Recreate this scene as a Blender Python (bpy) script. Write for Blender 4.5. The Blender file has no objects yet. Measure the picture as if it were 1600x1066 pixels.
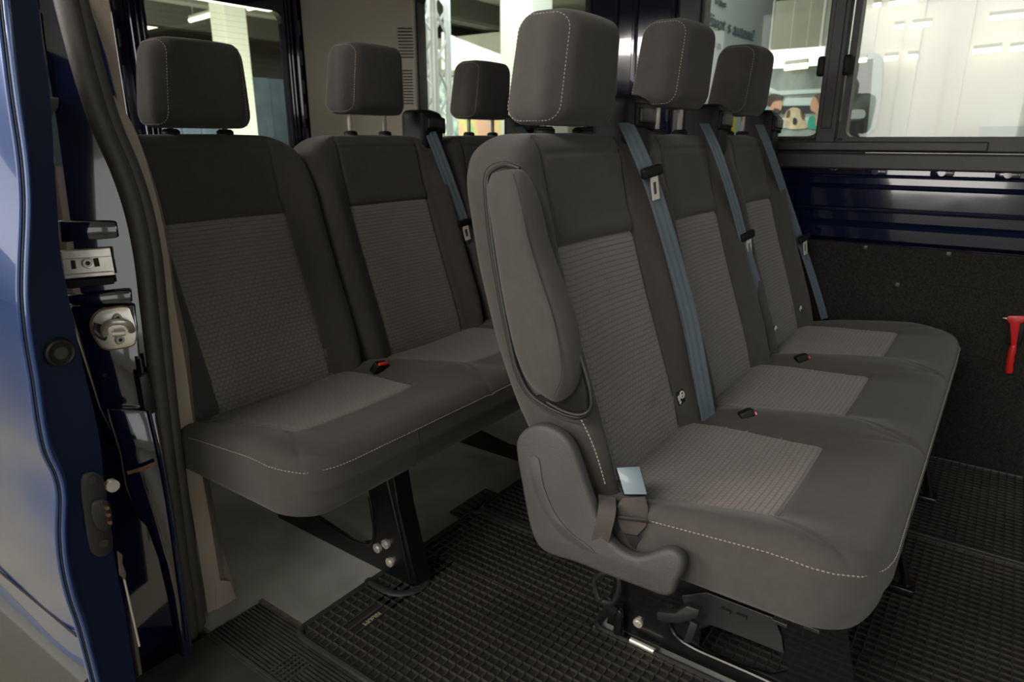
import bpy, bmesh, math, random
from mathutils import Vector, Matrix
random.seed(7)
C = bpy.context.scene.collection
SC = bpy.context.scene
PI = math.pi

# ------------------------------------------------------------------ camera
F_PX, PITCH, YAW, CAM_H = 1058.8, math.radians(16.67), math.radians(35.94), 1.0
cd = bpy.data.cameras.new('camera'); cam = bpy.data.objects.new('camera', cd); C.objects.link(cam)
cd.sensor_width = 36.0; cd.lens = 36.0 * F_PX / 1600.0; cd.clip_start = 0.02; cd.clip_end = 100
cam.location = (0, 0, CAM_H)
cam.rotation_euler = (PI/2 - PITCH, 0, YAW - PI/2)
SC.camera = cam
cd.dof.use_dof = True; cd.dof.focus_distance = 1.35; cd.dof.aperture_fstop = 5.6

# ------------------------------------------------------------------ world, lights, exposure
SC.view_settings.view_transform = 'Standard'; SC.view_settings.look = 'None'
SC.view_settings.gamma = 1; SC.view_settings.use_curve_mapping = False
SC.view_settings.exposure = 0.3
w = bpy.data.worlds.new('world'); SC.world = w; w.use_nodes = True
w.node_tree.nodes['Background'].inputs[0].default_value = (0.75, 0.78, 0.8, 1)
w.node_tree.nodes['Background'].inputs[1].default_value = 0.05

def area(name, loc, target, sx, sy, power, col):
    l = bpy.data.lights.new(name, 'AREA'); l.shape = 'RECTANGLE'; l.size = sx; l.size_y = sy
    l.energy = power; l.color = col
    o = bpy.data.objects.new(name, l); C.objects.link(o); o.location = loc
    o.rotation_euler = (Vector(target) - Vector(loc)).to_track_quat('-Z', 'Y').to_euler()
    return o
area('hall_lamp_door_side', (-2.2, 0.65, 2.85), (0.9, 0.45, 0.6), 1.8, 0.8, 75, (1.0, 0.93, 0.86))
area('door_skin_fill', (-2.2, 3.6, 2.4), (0.3, 1.4, 0.3), 1.6, 1.2, 125, (1.0, 0.95, 0.90))  # added fill light aimed at the open door's skin
area('hall_lamp_front', (1.6, -3.2, 2.0), (1.4, 0.1, 0.4), 2.6, 0.8, 20, (0.78, 0.90, 1.0))
area('hall_lamp_far_side', (4.3, 0.2, 3.1), (5.6, 0.0, 0.6), 3.0, 2.0, 24, (1.0, 0.99, 1.0))
area('hall_lamp_far_rear', (6.5, 4.2, 3.0), (8.0, 5.0, 0.0), 3.0, 3.0, 170, (0.92, 1.0, 0.98))
area('hall_lamp_rear', (2.5, 6.5, 3.2), (2.6, 8.0, 0.5), 4.0, 3.0, 130, (1.0, 0.97, 0.80))
area('hall_ceiling_fill', (5.0, 9.0, 0.6), (5.0, 9.0, 3.0), 6.0, 5.0, 430, (1.0, 1.0, 0.82))  # added upward fill that brightens the hall ceiling, no fixture here

# ------------------------------------------------------------------ pixel -> point on a real plane
fx, fy = math.cos(YAW), math.sin(YAW); rx, ry = fy, -fx
def ray(u, v):
    a = (u-800)/F_PX; b = -(v-533)/F_PX
    h = math.cos(PITCH)+b*math.sin(PITCH); z = -math.sin(PITCH)+b*math.cos(PITCH)
    return Vector((h*fx+a*rx, h*fy+a*ry, z))
O = Vector((0, 0, CAM_H))
def PY(u, v, y): d = ray(u, v); return O + d*(y/d.y)
def PX(u, v, x): d = ray(u, v); return O + d*(x/d.x)
def PZ(u, v, z): d = ray(u, v); return O + d*((z-CAM_H)/d.z)

# ------------------------------------------------------------------ materials
def mat(name, col, rough=0.5, metal=0.0, bump=0.0, bscale=50.0, sheen=0.0, coat=0.0, spec=None, var=0.0, vscale=4.0, emit=None, estr=0.0, detail=3.0):
    m = bpy.data.materials.new(name); m.use_nodes = True
    nt = m.node_tree; b = nt.nodes['Principled BSDF']
    b.inputs['Base Color'].default_value = (*col, 1); b.inputs['Roughness'].default_value = rough
    b.inputs['Metallic'].default_value = metal
    if sheen: b.inputs['Sheen Weight'].default_value = sheen; b.inputs['Sheen Roughness'].default_value = 0.5
    if coat: b.inputs['Coat Weight'].default_value = coat; b.inputs['Coat Roughness'].default_value = 0.03
    if spec is not None: b.inputs['Specular IOR Level'].default_value = spec
    tc = nt.nodes.new('ShaderNodeTexCoord')
    if bump:
        n = nt.nodes.new('ShaderNodeTexNoise'); n.inputs['Scale'].default_value = bscale; n.inputs['Detail'].default_value = detail
        bp = nt.nodes.new('ShaderNodeBump'); bp.inputs['Strength'].default_value = bump; bp.inputs['Distance'].default_value = 0.002
        nt.links.new(tc.outputs['Object'], n.inputs['Vector']); nt.links.new(n.outputs['Fac'], bp.inputs['Height'])
        nt.links.new(bp.outputs['Normal'], b.inputs['Normal'])
    if var:
        n = nt.nodes.new('ShaderNodeTexNoise'); n.inputs['Scale'].default_value = vscale; n.inputs['Detail'].default_value = 4
        r = nt.nodes.new('ShaderNodeValToRGB')
        r.color_ramp.elements[0].position = .35; r.color_ramp.elements[1].position = .7
        r.color_ramp.elements[0].color = (*[c*(1-var) for c in col], 1); r.color_ramp.elements[1].color = (*[min(1, c*(1+var)) for c in col], 1)
        nt.links.new(tc.outputs['Object'], n.inputs['Vector']); nt.links.new(n.outputs['Fac'], r.inputs['Fac'])
        nt.links.new(r.outputs['Color'], b.inputs['Base Color'])
    if emit: b.inputs['Emission Color'].default_value = (*emit, 1); b.inputs['Emission Strength'].default_value = estr
    return m
M = {}
M['fabric'] = mat('plain_fabric', (.052, .0485, .045), .95, bump=.35, bscale=700, sheen=.12, spec=.15, var=.06, vscale=60)
M['stitch'] = mat('stitch_thread', (.30, .275, .245), .8)
M['seam'] = mat('seam_piping', (.03, .028, .026), .9)
def insert_mat():
    m = mat('patterned_fabric', (.066, .063, .059), .9, sheen=.15, spec=.2)
    nt = m.node_tree; b = nt.nodes['Principled BSDF']
    uv = nt.nodes.new('ShaderNodeUVMap'); uv.uv_map = 'UVMap'
    def brick(wd, off):
        br = nt.nodes.new('ShaderNodeTexBrick'); br.inputs['Scale'].default_value = 1.0; br.offset = off
        br.inputs['Brick Width'].default_value = wd; br.inputs['Row Height'].default_value = .0098
        br.inputs['Mortar Size'].default_value = .0021; br.inputs['Mortar Smooth'].default_value = 1.0
        br.inputs['Color1'].default_value = (.9, .9, .9, 1); br.inputs['Color2'].default_value = (.78, .78, .78, 1); br.inputs['Mortar'].default_value = (0, 0, 0, 1)
        nt.links.new(uv.outputs['UV'], br.inputs['Vector']); return br
    b1, b2 = brick(.0118, .5), brick(3.0, .5)
    sx = nt.nodes.new('ShaderNodeSeparateXYZ'); nt.links.new(uv.outputs['UV'], sx.inputs[0])
    mr = nt.nodes.new('ShaderNodeMapRange'); mr.inputs['From Min'].default_value = .62; mr.inputs['From Max'].default_value = .80; mr.inputs['To Min'].default_value = 0; mr.inputs['To Max'].default_value = .75
    nt.links.new(sx.outputs['Y'], mr.inputs['Value'])
    br = nt.nodes.new('ShaderNodeMixRGB'); nt.links.new(mr.outputs[0], br.inputs[0]); nt.links.new(b1.outputs['Color'], br.inputs[1]); nt.links.new(b2.outputs['Color'], br.inputs[2])
    n = nt.nodes.new('ShaderNodeTexNoise'); n.inputs['Scale'].default_value = 900
    nt.links.new(uv.outputs['UV'], n.inputs['Vector'])
    mx = nt.nodes.new('ShaderNodeMath'); mx.operation = 'MULTIPLY_ADD'; mx.inputs[1].default_value = .25
    nt.links.new(n.outputs['Fac'], mx.inputs[0]); nt.links.new(br.outputs[0], mx.inputs[2])
    bp = nt.nodes.new('ShaderNodeBump'); bp.inputs['Strength'].default_value = .6; bp.inputs['Distance'].default_value = .0016
    nt.links.new(mx.outputs[0], bp.inputs['Height']); nt.links.new(bp.outputs['Normal'], b.inputs['Normal'])
    r = nt.nodes.new('ShaderNodeMixRGB'); r.inputs[1].default_value = (.122, .111, .102, 1); r.inputs[2].default_value = (.172, .158, .146, 1)
    nt.links.new(br.outputs[0], r.inputs[0]); nt.links.new(r.outputs[0], b.inputs['Base Color'])
    return m
M['insert'] = insert_mat()
M['cover'] = mat('grained_plastic', (.050, .048, .047), .45, bump=.5, bscale=900, spec=.4, var=.08, vscale=15)
M['black_plastic'] = mat('black_plastic', (.006, .006, .0065), .55, bump=.15, bscale=600, spec=.22)
M['black_satin'] = mat('black_satin_trim', (.0145, .0138, .0138), .42, bump=.3, bscale=500)
M['blackmetal'] = mat('black_painted_steel', (.004, .004, .0045), .28, bump=.15, bscale=35, coat=.4)
M['greymetal'] = mat('grey_phosphated_steel', (.05, .05, .05), .4, metal=.5, bump=.2, bscale=60)
M['chrome'] = mat('polished_steel', (.82, .78, .68), .25, metal=.45)
M['steel'] = mat('satin_steel', (.74, .70, .62), .33, metal=.7, var=.1, vscale=60)
M['rust'] = mat('rust', (.17, .085, .04), .8, var=.3, vscale=90)
M['copper'] = mat('copper_contact', (.85, .45, .25), .3, metal=1)
M['belt'] = mat('belt_webbing', (.085, .115, .135), .6, bump=.5, bscale=900, spec=.4)
M['beltbrown'] = mat('brown_webbing', (.034, .028, .024), .7, bump=.5, bscale=900)
M['buckle'] = mat('buckle_plastic', (.05, .065, .075), .25)
M['buckletop'] = mat('buckle_glossy_face', (.11, .15, .175), .42, coat=.15)
M['red'] = mat('red_button', (.75, .03, .02), .4)
M['pinkred'] = mat('faded_red_button', (.75, .16, .17), .4)
M['redplastic'] = mat('red_hammer_plastic', (.42, .012, .012), .35)
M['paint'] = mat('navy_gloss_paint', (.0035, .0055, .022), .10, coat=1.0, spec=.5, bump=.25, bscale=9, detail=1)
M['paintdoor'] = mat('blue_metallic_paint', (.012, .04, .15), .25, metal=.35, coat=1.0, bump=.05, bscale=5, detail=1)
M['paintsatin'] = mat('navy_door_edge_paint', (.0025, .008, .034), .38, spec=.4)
M['seal'] = mat('rubber_seal', (.045, .040, .034), .55, bump=.3, bscale=200, var=.12, vscale=12)
M['beige'] = mat('beige_grey_trim', (.27, .215, .17), .6, bump=.3, bscale=400, var=.05, vscale=8)
M['cream'] = mat('cream_pillar_trim', (.30, .275, .22), .6, bump=.2, bscale=300)
M['slot'] = mat('dark_slot', (.02, .018, .015), .8)
M['carpet'] = mat('grey_carpet_lining', (.022, .0205, .019), 1.0, bump=1.0, bscale=600, var=.35, vscale=200, spec=.05)
M['vinyl'] = mat('grey_vinyl_floor', (.26, .265, .25), .55, bump=.25, bscale=300, var=.35, vscale=3.5)
M['dirt'] = mat('dusty_floor_edge', (.075, .065, .048), .9, var=.4, vscale=60)
M['rubber'] = mat('black_rubber_mat', (.016, .016, .016), .5, bump=.3, bscale=300, var=.2, vscale=8)
M['rubberrib'] = mat('rubber_mat_rib', (.034, .031, .027), .5, var=.35, vscale=5)
M['matletter'] = mat('worn_mat_letter', (.22, .18, .12), .6)
M['sill'] = mat('black_step_plastic', (.03, .029, .027), .5, var=.25, vscale=20)
M['headliner'] = mat('grey_headliner', (.30, .29, .27), .9)
M['hallwall'] = mat('white_hall_wall', (.78, .76, .71), .8)
M['hallgreen'] = mat('pale_green_hall_surface', (.42, .43, .34), .8, var=.12, vscale=.6)
M['hallceil'] = mat('hall_ceiling', (.50, .51, .42), .9, var=.2, vscale=.7)
M['hallfloor'] = mat('yellowish_hall_floor', (.26, .23, .14), .35, var=.1, vscale=2)
M['column'] = mat('white_column_paint', (.46, .47, .41), .7)
M['darkbeam'] = mat('dark_hall_beam', (.08, .08, .065), .8)
M['tube'] = mat('glowing_tube_light', (1, 1, 1), .5, emit=(1, .93, .66), estr=2.2)
M['panel_light'] = mat('bright_light_panel', (1, 1, 1), .5, emit=(.95, 1, 1), estr=1.0)
M['container'] = mat('dark_blue_fence', (.07, .10, .14), .6, var=.2, vscale=3)
M['truss'] = mat('white_truss_metal', (.75, .78, .78), .3, metal=.2)
M['banner'] = mat('pale_blue_banner', (.58, .68, .68), .6)
M['banneryellow'] = mat('yellow_banner_field', (.78, .72, .02), .6)
M['bannerpink'] = mat('pink_banner_figure', (.70, .42, .40), .6)
M['bannerink'] = mat('dark_banner_ink', (.13, .19, .21), .6)
M['skin'] = mat('printed_skin', (.55, .30, .19), .7)
M['hairdark'] = mat('printed_dark_hair', (.05, .035, .03), .7)
M['hairbrown'] = mat('printed_brown_hair', (.13, .07, .05), .7)
M['teal'] = mat('printed_teal_shirt', (.12, .42, .48), .7)
M['green'] = mat('printed_green_shirt', (.03, .32, .22), .7)
M['dogfur'] = mat('printed_cream_fur', (.62, .50, .33), .8, var=.2, vscale=12)
M['dark'] = mat('printed_dark', (.03, .03, .035), .7)
M['printgrey'] = mat('printed_grey_scene', (.26, .30, .27), .7, var=.45, vscale=2.5)
M['printlight'] = mat('printed_pale_band', (.50, .58, .56), .7)
M['mirrorframe'] = mat('pale_mint_frame', (.45, .54, .50), .5)
def rain_mat():
    m = mat('blue_green_blurred_print', (.2, .3, .3), .7)
    nt = m.node_tree; b = nt.nodes['Principled BSDF']; tc = nt.nodes.new('ShaderNodeTexCoord')
    n = nt.nodes.new('ShaderNodeTexNoise'); n.inputs['Scale'].default_value = 7; n.inputs['Detail'].default_value = 5
    r = nt.nodes.new('ShaderNodeValToRGB'); e = r.color_ramp.elements
    e[0].position = .38; e[0].color = (.06, .14, .15, 1); e[1].position = .66; e[1].color = (.55, .66, .62, 1)
    nt.links.new(tc.outputs['Object'], n.inputs['Vector']); nt.links.new(n.outputs['Fac'], r.inputs['Fac']); nt.links.new(r.outputs['Color'], b.inputs['Base Color'])
    return m
M['rain'] = rain_mat()
M['printdark'] = mat('printed_dark_grey_scene', (.085, .105, .098), .7, var=.6, vscale=6)
M['cladding'] = mat('grey_door_cladding', (.026, .027, .025), .6, bump=.4, bscale=700)
def colour_mat():
    m = mat('multicolour_blurred_print', (.5, .4, .2), .7)
    nt = m.node_tree; b = nt.nodes['Principled BSDF']; tc = nt.nodes.new('ShaderNodeTexCoord')
    n = nt.nodes.new('ShaderNodeTexNoise'); n.inputs['Scale'].default_value = 3.0; n.inputs['Detail'].default_value = 1
    r = nt.nodes.new('ShaderNodeValToRGB'); r.color_ramp.interpolation = 'EASE'; e = r.color_ramp.elements
    e[0].position = .3; e[0].color = (.25, .5, .2, 1); e[1].position = .75; e[1].color = (.1, .4, .5, 1)
    a = e.new(.45); a.color = (.62, .50, .22, 1); a = e.new(.6); a.color = (.6, .35, .25, 1)
    nt.links.new(tc.outputs['Object'], n.inputs['Vector']); nt.links.new(n.outputs['Fac'], r.inputs['Fac']); nt.links.new(r.outputs['Color'], b.inputs['Base Color'])
    return m
M['print_colour'] = colour_mat()
def glass_mat():
    m = bpy.data.materials.new('window_glass'); m.use_nodes = True; nt = m.node_tree
    nt.nodes.remove(nt.nodes['Principled BSDF']); out = nt.nodes['Material Output']
    t = nt.nodes.new('ShaderNodeBsdfTransparent'); t.inputs[0].default_value = (.93, .95, .93, 1)
    g = nt.nodes.new('ShaderNodeBsdfGlossy'); g.inputs['Roughness'].default_value = .02
    fr = nt.nodes.new('ShaderNodeFresnel'); fr.inputs[0].default_value = 1.45
    mx = nt.nodes.new('ShaderNodeMixShader'); nt.links.new(fr.outputs[0], mx.inputs[0]); nt.links.new(t.outputs[0], mx.inputs[1]); nt.links.new(g.outputs[0], mx.inputs[2])
    nt.links.new(mx.outputs[0], out.inputs[0]); return m
M['glass'] = glass_mat()

# ------------------------------------------------------------------ object helpers
def link(name, me, m, parent=None, smooth=False):
    o = bpy.data.objects.new(name, me); C.objects.link(o)
    if m is not None: me.materials.append(M[m] if isinstance(m, str) else m)
    if parent is not None: o.parent = parent; o.matrix_parent_inverse = Matrix.Identity(4); o.location = -parent.location
    if smooth:
        for p in me.polygons: p.use_smooth = True
    return o
def obj(name, bm, m, parent=None, smooth=False):
    bmesh.ops.recalc_face_normals(bm, faces=bm.faces[:])
    me = bpy.data.meshes.new(name); bm.to_mesh(me); bm.free()
    o = link(name, me, m, parent, smooth)
    if smooth:
        try: me.set_sharp_from_angle(angle=math.radians(42))
        except Exception: pass
    return o
def thing(name, loc, label, cat, group=None):
    o = bpy.data.objects.new(name, None); C.objects.link(o); o.location = loc; o.empty_display_size = .05
    return tag(o, label, cat, group)
def tag(o, label, cat, group=None):
    o['label'] = label; o['category'] = cat
    if group: o['group'] = group
    return o
def struct(o): o['kind'] = 'structure'; return o
NB = bmesh.new
def add_box(bm, lo, hi, rot=None, bev=0.0, seg=2):
    lo = Vector(lo); hi = Vector(hi); c = (lo+hi)/2; s = hi-lo
    t = bmesh.new(); bmesh.ops.create_cube(t, size=1)
    for v in t.verts: v.co = Vector((v.co.x*s.x, v.co.y*s.y, v.co.z*s.z))
    if bev: bmesh.ops.bevel(t, geom=t.edges[:], offset=bev, segments=seg, affect='EDGES', profile=.5)
    for v in t.verts:
        if rot is not None: v.co = rot @ v.co
        v.co += c
    merge(bm, t)
def merge(bm, t):
    me = bpy.data.meshes.new('tmp'); t.to_mesh(me); t.free(); bm.from_mesh(me); bpy.data.meshes.remove(me)
def add_prism(bm, pts, vec, bev=0.0, hole=None, seg=2):
    """solid from a closed outline (3-D points in a plane) pushed along vec"""
    t = bmesh.new(); vec = Vector(vec)
    if hole is None:
        vs = [t.verts.new(Vector(p)) for p in pts]; f = t.faces.new(vs)
        fs = [f]
    else:
        a = [t.verts.new(Vector(p)) for p in pts]; b = [t.verts.new(Vector(p)) for p in hole]
        es = [t.edges.new((a[i], a[(i+1) % len(a)])) for i in range(len(a))] + [t.edges.new((b[i], b[(i+1) % len(b)])) for i in range(len(b))]
        fs = bmesh.ops.triangle_fill(t, edges=es, use_beauty=True)['geom']; fs = [f for f in fs if isinstance(f, bmesh.types.BMFace)]
    r = bmesh.ops.extrude_face_region(t, geom=fs)
    for v in [g for g in r['geom'] if isinstance(g, bmesh.types.BMVert)]: v.co += vec
    bmesh.ops.recalc_face_normals(t, faces=t.faces[:])
    if bev:
        es = [e for e in t.edges if e.is_manifold and e.calc_face_angle(0) > .6]
        bmesh.ops.bevel(t, geom=es, offset=bev, segments=seg, affect='EDGES', profile=.5, clamp_overlap=True)
    merge(bm, t)
def smooth_path(pts, n=8, closed=False):
    P = [Vector(p) for p in pts]; out = []; L = len(P)
    for i in range(L if closed else L-1):
        g = (lambda k: P[k % L]) if closed else (lambda k: P[max(0, min(L-1, k))])
        a, b, c, d = g(i-1), g(i), g(i+1), g(i+2)
        for j in range(n):
            t = j/n
            out.append(.5*((2*b)+(c-a)*t+(2*a-5*b+4*c-d)*t*t+(-a+3*b-3*c+d)*t**3))
    if not closed: out.append(P[-1])
    return out
def add_tube(bm, pts, r, seg=8, closed=False, flat=None, caps=True):
    """tube along pts; flat = (axis vector, factor) squashes the section along an axis"""
    pts = [Vector(p) for p in pts]; L = len(pts); rings = []
    up = Vector((.13, .27, .95))
    for i, p in enumerate(pts):
        a = pts[i-1] if (i > 0 or closed) else p; b = pts[(i+1) % L] if (i < L-1 or closed) else p
        d = (b-a).normalized()
        n = d.cross(up)
        if n.length < 1e-4: n = d.cross(Vector((1, 0, 0)))
        n.normalize(); up2 = n.cross(d).normalized(); up = up2
        rr = r[i] if isinstance(r, (list, tuple)) else r
        ring = []
        for k in range(seg):
            t = 2*PI*k/seg; off = (n*math.cos(t)+up2*math.sin(t))*rr
            if flat: ax = Vector(flat[0]).normalized(); off -= ax*off.dot(ax)*(1-flat[1])
            ring.append(bm.verts.new(p+off))
        rings.append(ring)
    for i in range(L if closed else L-1):
        A, B = rings[i], rings[(i+1) % L]
        for k in range(seg): bm.faces.new((A[k], A[(k+1) % seg], B[(k+1) % seg], B[k]))
    if caps and not closed:
        bm.faces.new(rings[0][::-1]); bm.faces.new(rings[-1])
def add_cyl(bm, a, b, r, seg=20, r2=None):
    add_tube(bm, [a, b], [r, r if r2 is None else r2], seg)
def stitches(pts, spacing=.0075, length=.0048, r=.0009, closed=False):
    """dashed thread along a fine path"""
    bm = NB(); pts = [Vector(p) for p in pts]
    if closed: pts = pts+[pts[0]]
    acc = 0; nxt = 0; out = []
    cum = [0]
    for i in range(1, len(pts)): cum.append(cum[-1]+(pts[i]-pts[i-1]).length)
    def at(s):
        for i in range(1, len(pts)):
            if cum[i] >= s: t = (s-cum[i-1])/max(1e-9, cum[i]-cum[i-1]); return pts[i-1].lerp(pts[i], t)
        return pts[-1]
    s = 0
    while s+length < cum[-1]:
        add_tube(bm, [at(s), at(s+length)], r, 5); s += spacing
    return bm
def add_strip(bm, A, B, vec=None):
    """surface between two equally long paths, thickened along vec"""
    a = [bm.verts.new(Vector(p)) for p in A]; b = [bm.verts.new(Vector(p)) for p in B]
    if vec is None:
        for i in range(len(a)-1): bm.faces.new((a[i], a[i+1], b[i+1], b[i]))
        return
    vec = Vector(vec); a2 = [bm.verts.new(v.co+vec) for v in a]; b2 = [bm.verts.new(v.co+vec) for v in b]
    for i in range(len(a)-1):
        bm.faces.new((a[i], a[i+1], b[i+1], b[i])); bm.faces.new((a2[i], b2[i], b2[i+1], a2[i+1]))
        bm.faces.new((a[i], a2[i], a2[i+1], a[i+1])); bm.faces.new((b[i], b[i+1], b2[i+1], b2[i]))
    bm.faces.new((a[0], b[0], b2[0], a2[0])); bm.faces.new((a[-1], a2[-1], b2[-1], b[-1]))
def cubegrid(nx, ny, nz):
    """unit cube shell, subdivided, welded; coords in [-1,1]"""
    bm = NB(); idx = {}
    def v(i, j, k):
        if (i, j, k) not in idx: idx[(i, j, k)] = bm.verts.new((2*i/nx-1, 2*j/ny-1, 2*k/nz-1))
        return idx[(i, j, k)]
    for i in range(nx):
        for j in range(ny):
            for k in (0, nz): bm.faces.new((v(i, j, k), v(i+1, j, k), v(i+1, j+1, k), v(i, j+1, k)))
    for i in range(nx):
        for k in range(nz):
            for j in (0, ny): bm.faces.new((v(i, j, k), v(i+1, j, k), v(i+1, j, k+1), v(i, j, k+1)))
    for j in range(ny):
        for k in range(nz):
            for i in (0, nx): bm.faces.new((v(i, j, k), v(i, j+1, k), v(i, j+1, k+1), v(i, j, k+1)))
    bmesh.ops.recalc_face_normals(bm, faces=bm.faces[:])
    return bm
def roundmap(p, h, r):
    """point of a [-1,1] cube shell -> rounded box with half sizes h, radius r"""
    q = Vector((p[0]*h[0], p[1]*h[1], p[2]*h[2]))
    inn = Vector([max(-(h[i]-r), min(h[i]-r, q[i])) for i in range(3)])
    d = q-inn
    if d.length > 1e-9: d = d.normalized()*r
    return inn+d
def rbox(h, r, n=(10, 10, 10), fn=None):
    bm = cubegrid(*n)
    for v in bm.verts:
        q = roundmap(v.co, h, r); v.co = fn(q) if fn else q
    return bm
def sstep(a, b, x):
    t = max(0, min(1, (x-a)/(b-a))); return t*t*(3-2*t)
def interp(x, T):
    if x <= T[0][0]: return T[0][1]
    for i in range(1, len(T)):
        if x <= T[i][0]: a, b = T[i-1], T[i]; return a[1]+(b[1]-a[1])*(x-a[0])/(b[0]-a[0])
    return T[-1][1]
def interps(x, T):
    d = .03; return (interp(x-d, T)+2*interp(x-d/2, T)+2*interp(x, T)+2*interp(x+d/2, T)+interp(x+d, T))/8

# =================================================================== SEATS
W = .475
FRONT = [(.37, .472), (.43, .480), (.50, .500), (.60, .535), (.70, .570), (.82, .608), (.90, .628), (.98, .645), (1.02, .655)]
BACK = [(.37, .58), (.50, .612), (.56, .650), (.66, .692), (.79, .730), (.926, .755), (1.02, .745)]
ZT, ZB = 1.003, .375
INS_HW, INS_TOP = .145, .82
def back_half(z):
    t = z-(ZT-.085)
    e = .2355
    if t > 0: e -= .085*(1-math.sqrt(max(0, 1-(min(t, .085)/.085)**2)))
    e -= .012*sstep(.55, .38, z)
    return e
def back_front_y(x, z, groove=True):
    y = interps(z, FRONT)
    ax = abs(x)
    y -= .034*sstep(.135, .205, ax)*sstep(1.0, .85, z)
    y += .006*(1-sstep(0, .14, ax))                       # slight hollow in the middle
    if groove:
        d = ax-(INS_HW-.004); y += .006*math.exp(-(d/.0045)**2)
        if ax < INS_HW: y += .005*math.exp(-((z-INS_TOP)/.0045)**2); y += -.004*math.exp(-((z-INS_TOP-.02)/.015)**2)
        y += .004*math.exp(-((z-.972)/.004)**2)*(1 if ax < .145 else 0)
    return y
def backrest_mesh():
    nx, ny, nz = 116, 16, 156
    bm = cubegrid(nx, ny, nz); H = (ZT-ZB)/2; zc = (ZT+ZB)/2
    ins = set()
    for v in bm.verts:
        c = v.co.copy(); q = roundmap(c, (.2375, .075, H), .038)
        # rounded box coordinates: depth share along y
        z = q.z+zc; hw = back_half(z); x = q.x/.2375*hw
        t = (q.y+.075)/.15
        fy_, by_ = back_front_y(x, z), interps(z, BACK)
        by_ -= .010*sstep(.2, .24, abs(x))
        v.co = Vector((x, fy_+(by_-fy_)*t, z+.006*math.cos(x/.2375*PI/2)*sstep(.9, 1.0, z)))
    return bm
def split_inset(bm, test, uvf):
    """split the faces that pass test into a second bmesh; give it UVs in metres"""
    sel = [f for f in bm.faces if test(f)]
    ins = NB(); mp = {}
    uvl = ins.loops.layers.uv.new('UVMap')
    for f in sel:
        vs = []
        for v in f.verts:
            if v not in mp: mp[v] = ins.verts.new(v.co)
            vs.append(mp[v])
        nf = ins.faces.new(vs)
        for l in nf.loops: l[uvl].uv = uvf(l.vert.co)
    bmesh.ops.delete(bm, geom=sel, context='FACES')
    return ins
bm = backrest_mesh()
ins = split_inset(bm, lambda f: f.normal.y < -.5 and abs(f.calc_center_median().x) < INS_HW-.003 and f.calc_center_median().z < INS_TOP, lambda c: (c.x, c.z*1.05))
def to_me(name, bm, m):
    bm.normal_update()
    me = bpy.data.meshes.new(name); bm.to_mesh(me); bm.free(); me.materials.append(M[m])
    for p in me.polygons: p.use_smooth = True
    return me
ME_back = to_me('backrest', bm, 'fabric'); ME_ins = to_me('insert_panel', ins, 'insert')

# headrest --------------------------------------------------------------
HR_H = (.122, .056, .0905)
def hr_map(q):
    z = q.z; t = (z+HR_H[2])/(2*HR_H[2])            # 0 bottom, 1 top
    fr = sstep(.2, 1.0, -q.y/HR_H[1])                # share of the front face
    k = (1-.08*t-.05*t*t)*(1-.14*fr)
    x = q.x*k
    yy = q.y*(1.14-.22*t)
    yy -= .010*(1-(q.x/HR_H[0])**2)*fr
    y = .684+yy-.012*t+.014*(1-t)*fr
    return Vector((x, y, z+.004*(1-(q.x/HR_H[0])**2)*(1 if z > 0 else 0)+0))
def headrest_mesh():
    bm = rbox(HR_H, .034, (36, 18, 26), hr_map)
    return to_me('headrest', bm, 'fabric')
ME_hr = headrest_mesh()
def hr_stitch(side):
    pts = []
    hy, hz = HR_H[1], HR_H[2]; r = .034
    per = []
    n = 14
    for (cy, cz, a0) in ((hy-r, hz-r, 0), (-(hy-r), hz-r, 90), (-(hy-r), -(hz-r), 180), (hy-r, -(hz-r), 270)):
        for i in range(n): a = math.radians(a0+90*i/(n-1)); per.append((cy+r*.80*math.cos(a), cz+r*.80*math.sin(a)))
    for (y, z) in per: pts.append(hr_map(Vector((side*(HR_H[0]-r+r*.63), y, z))))
    return pts
def st_me(name, pts, closed=True, **k):
    bm = stitches(pts, closed=closed, **k); return to_me(name, bm, 'stitch')
ME_hrst = []
for s in (-1, 1):
    P_ = hr_stitch(s); P2 = []
    for i in range(len(P_)):
        a = P_[i]; b = P_[(i+1) % len(P_)]; m_ = max(1, int((b-a).length/.004))
        for j in range(m_): P2.append(a.lerp(b, j/m_))
    ME_hrst.append(to_me('stitching', stitches(P2, spacing=.0062, length=.0036, r=.0007, closed=True), 'stitch'))

bm = NB(); add_cyl(bm, (0, 0, -.03), (0, 0, .10), .0062, 16); ME_post = to_me('post', bm, 'chrome')
bm = NB(); add_cyl(bm, (0, 0, -.004), (0, 0, .007), .019, 24); add_cyl(bm, (0, 0, .007), (0, 0, .012), .019, 24, .013)
ME_sleeve = to_me('sleeve', bm, 'black_plastic')
# belt guide pylon
def pylon_mesh():
    def f(q):
        return Vector((q.x*(1+.10*sstep(.02, -.06, q.z)), q.y-.25*(q.z)*0+.0, q.z-.18*max(0, q.x)*1.0))
    bm = rbox((.050, .050, .070), .020, (12, 12, 14), f)
    t = rbox((.044, .006, .024), .005, (10, 4, 8), lambda q: Vector((q.x+.004, q.y-.050, q.z+.030-.18*max(0, q.x)))); merge(bm, t)
    return to_me('belt_guide', bm, 'black_plastic')
ME_pyl = pylon_mesh()
bm = rbox((.036, .004, .015), .003, (8, 4, 6), lambda q: Vector((q.x, q.y-.058, q.z+.030-.10*max(0, q.x)))); ME_slot = to_me('guide_slot', bm, 'black_satin')

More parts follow.
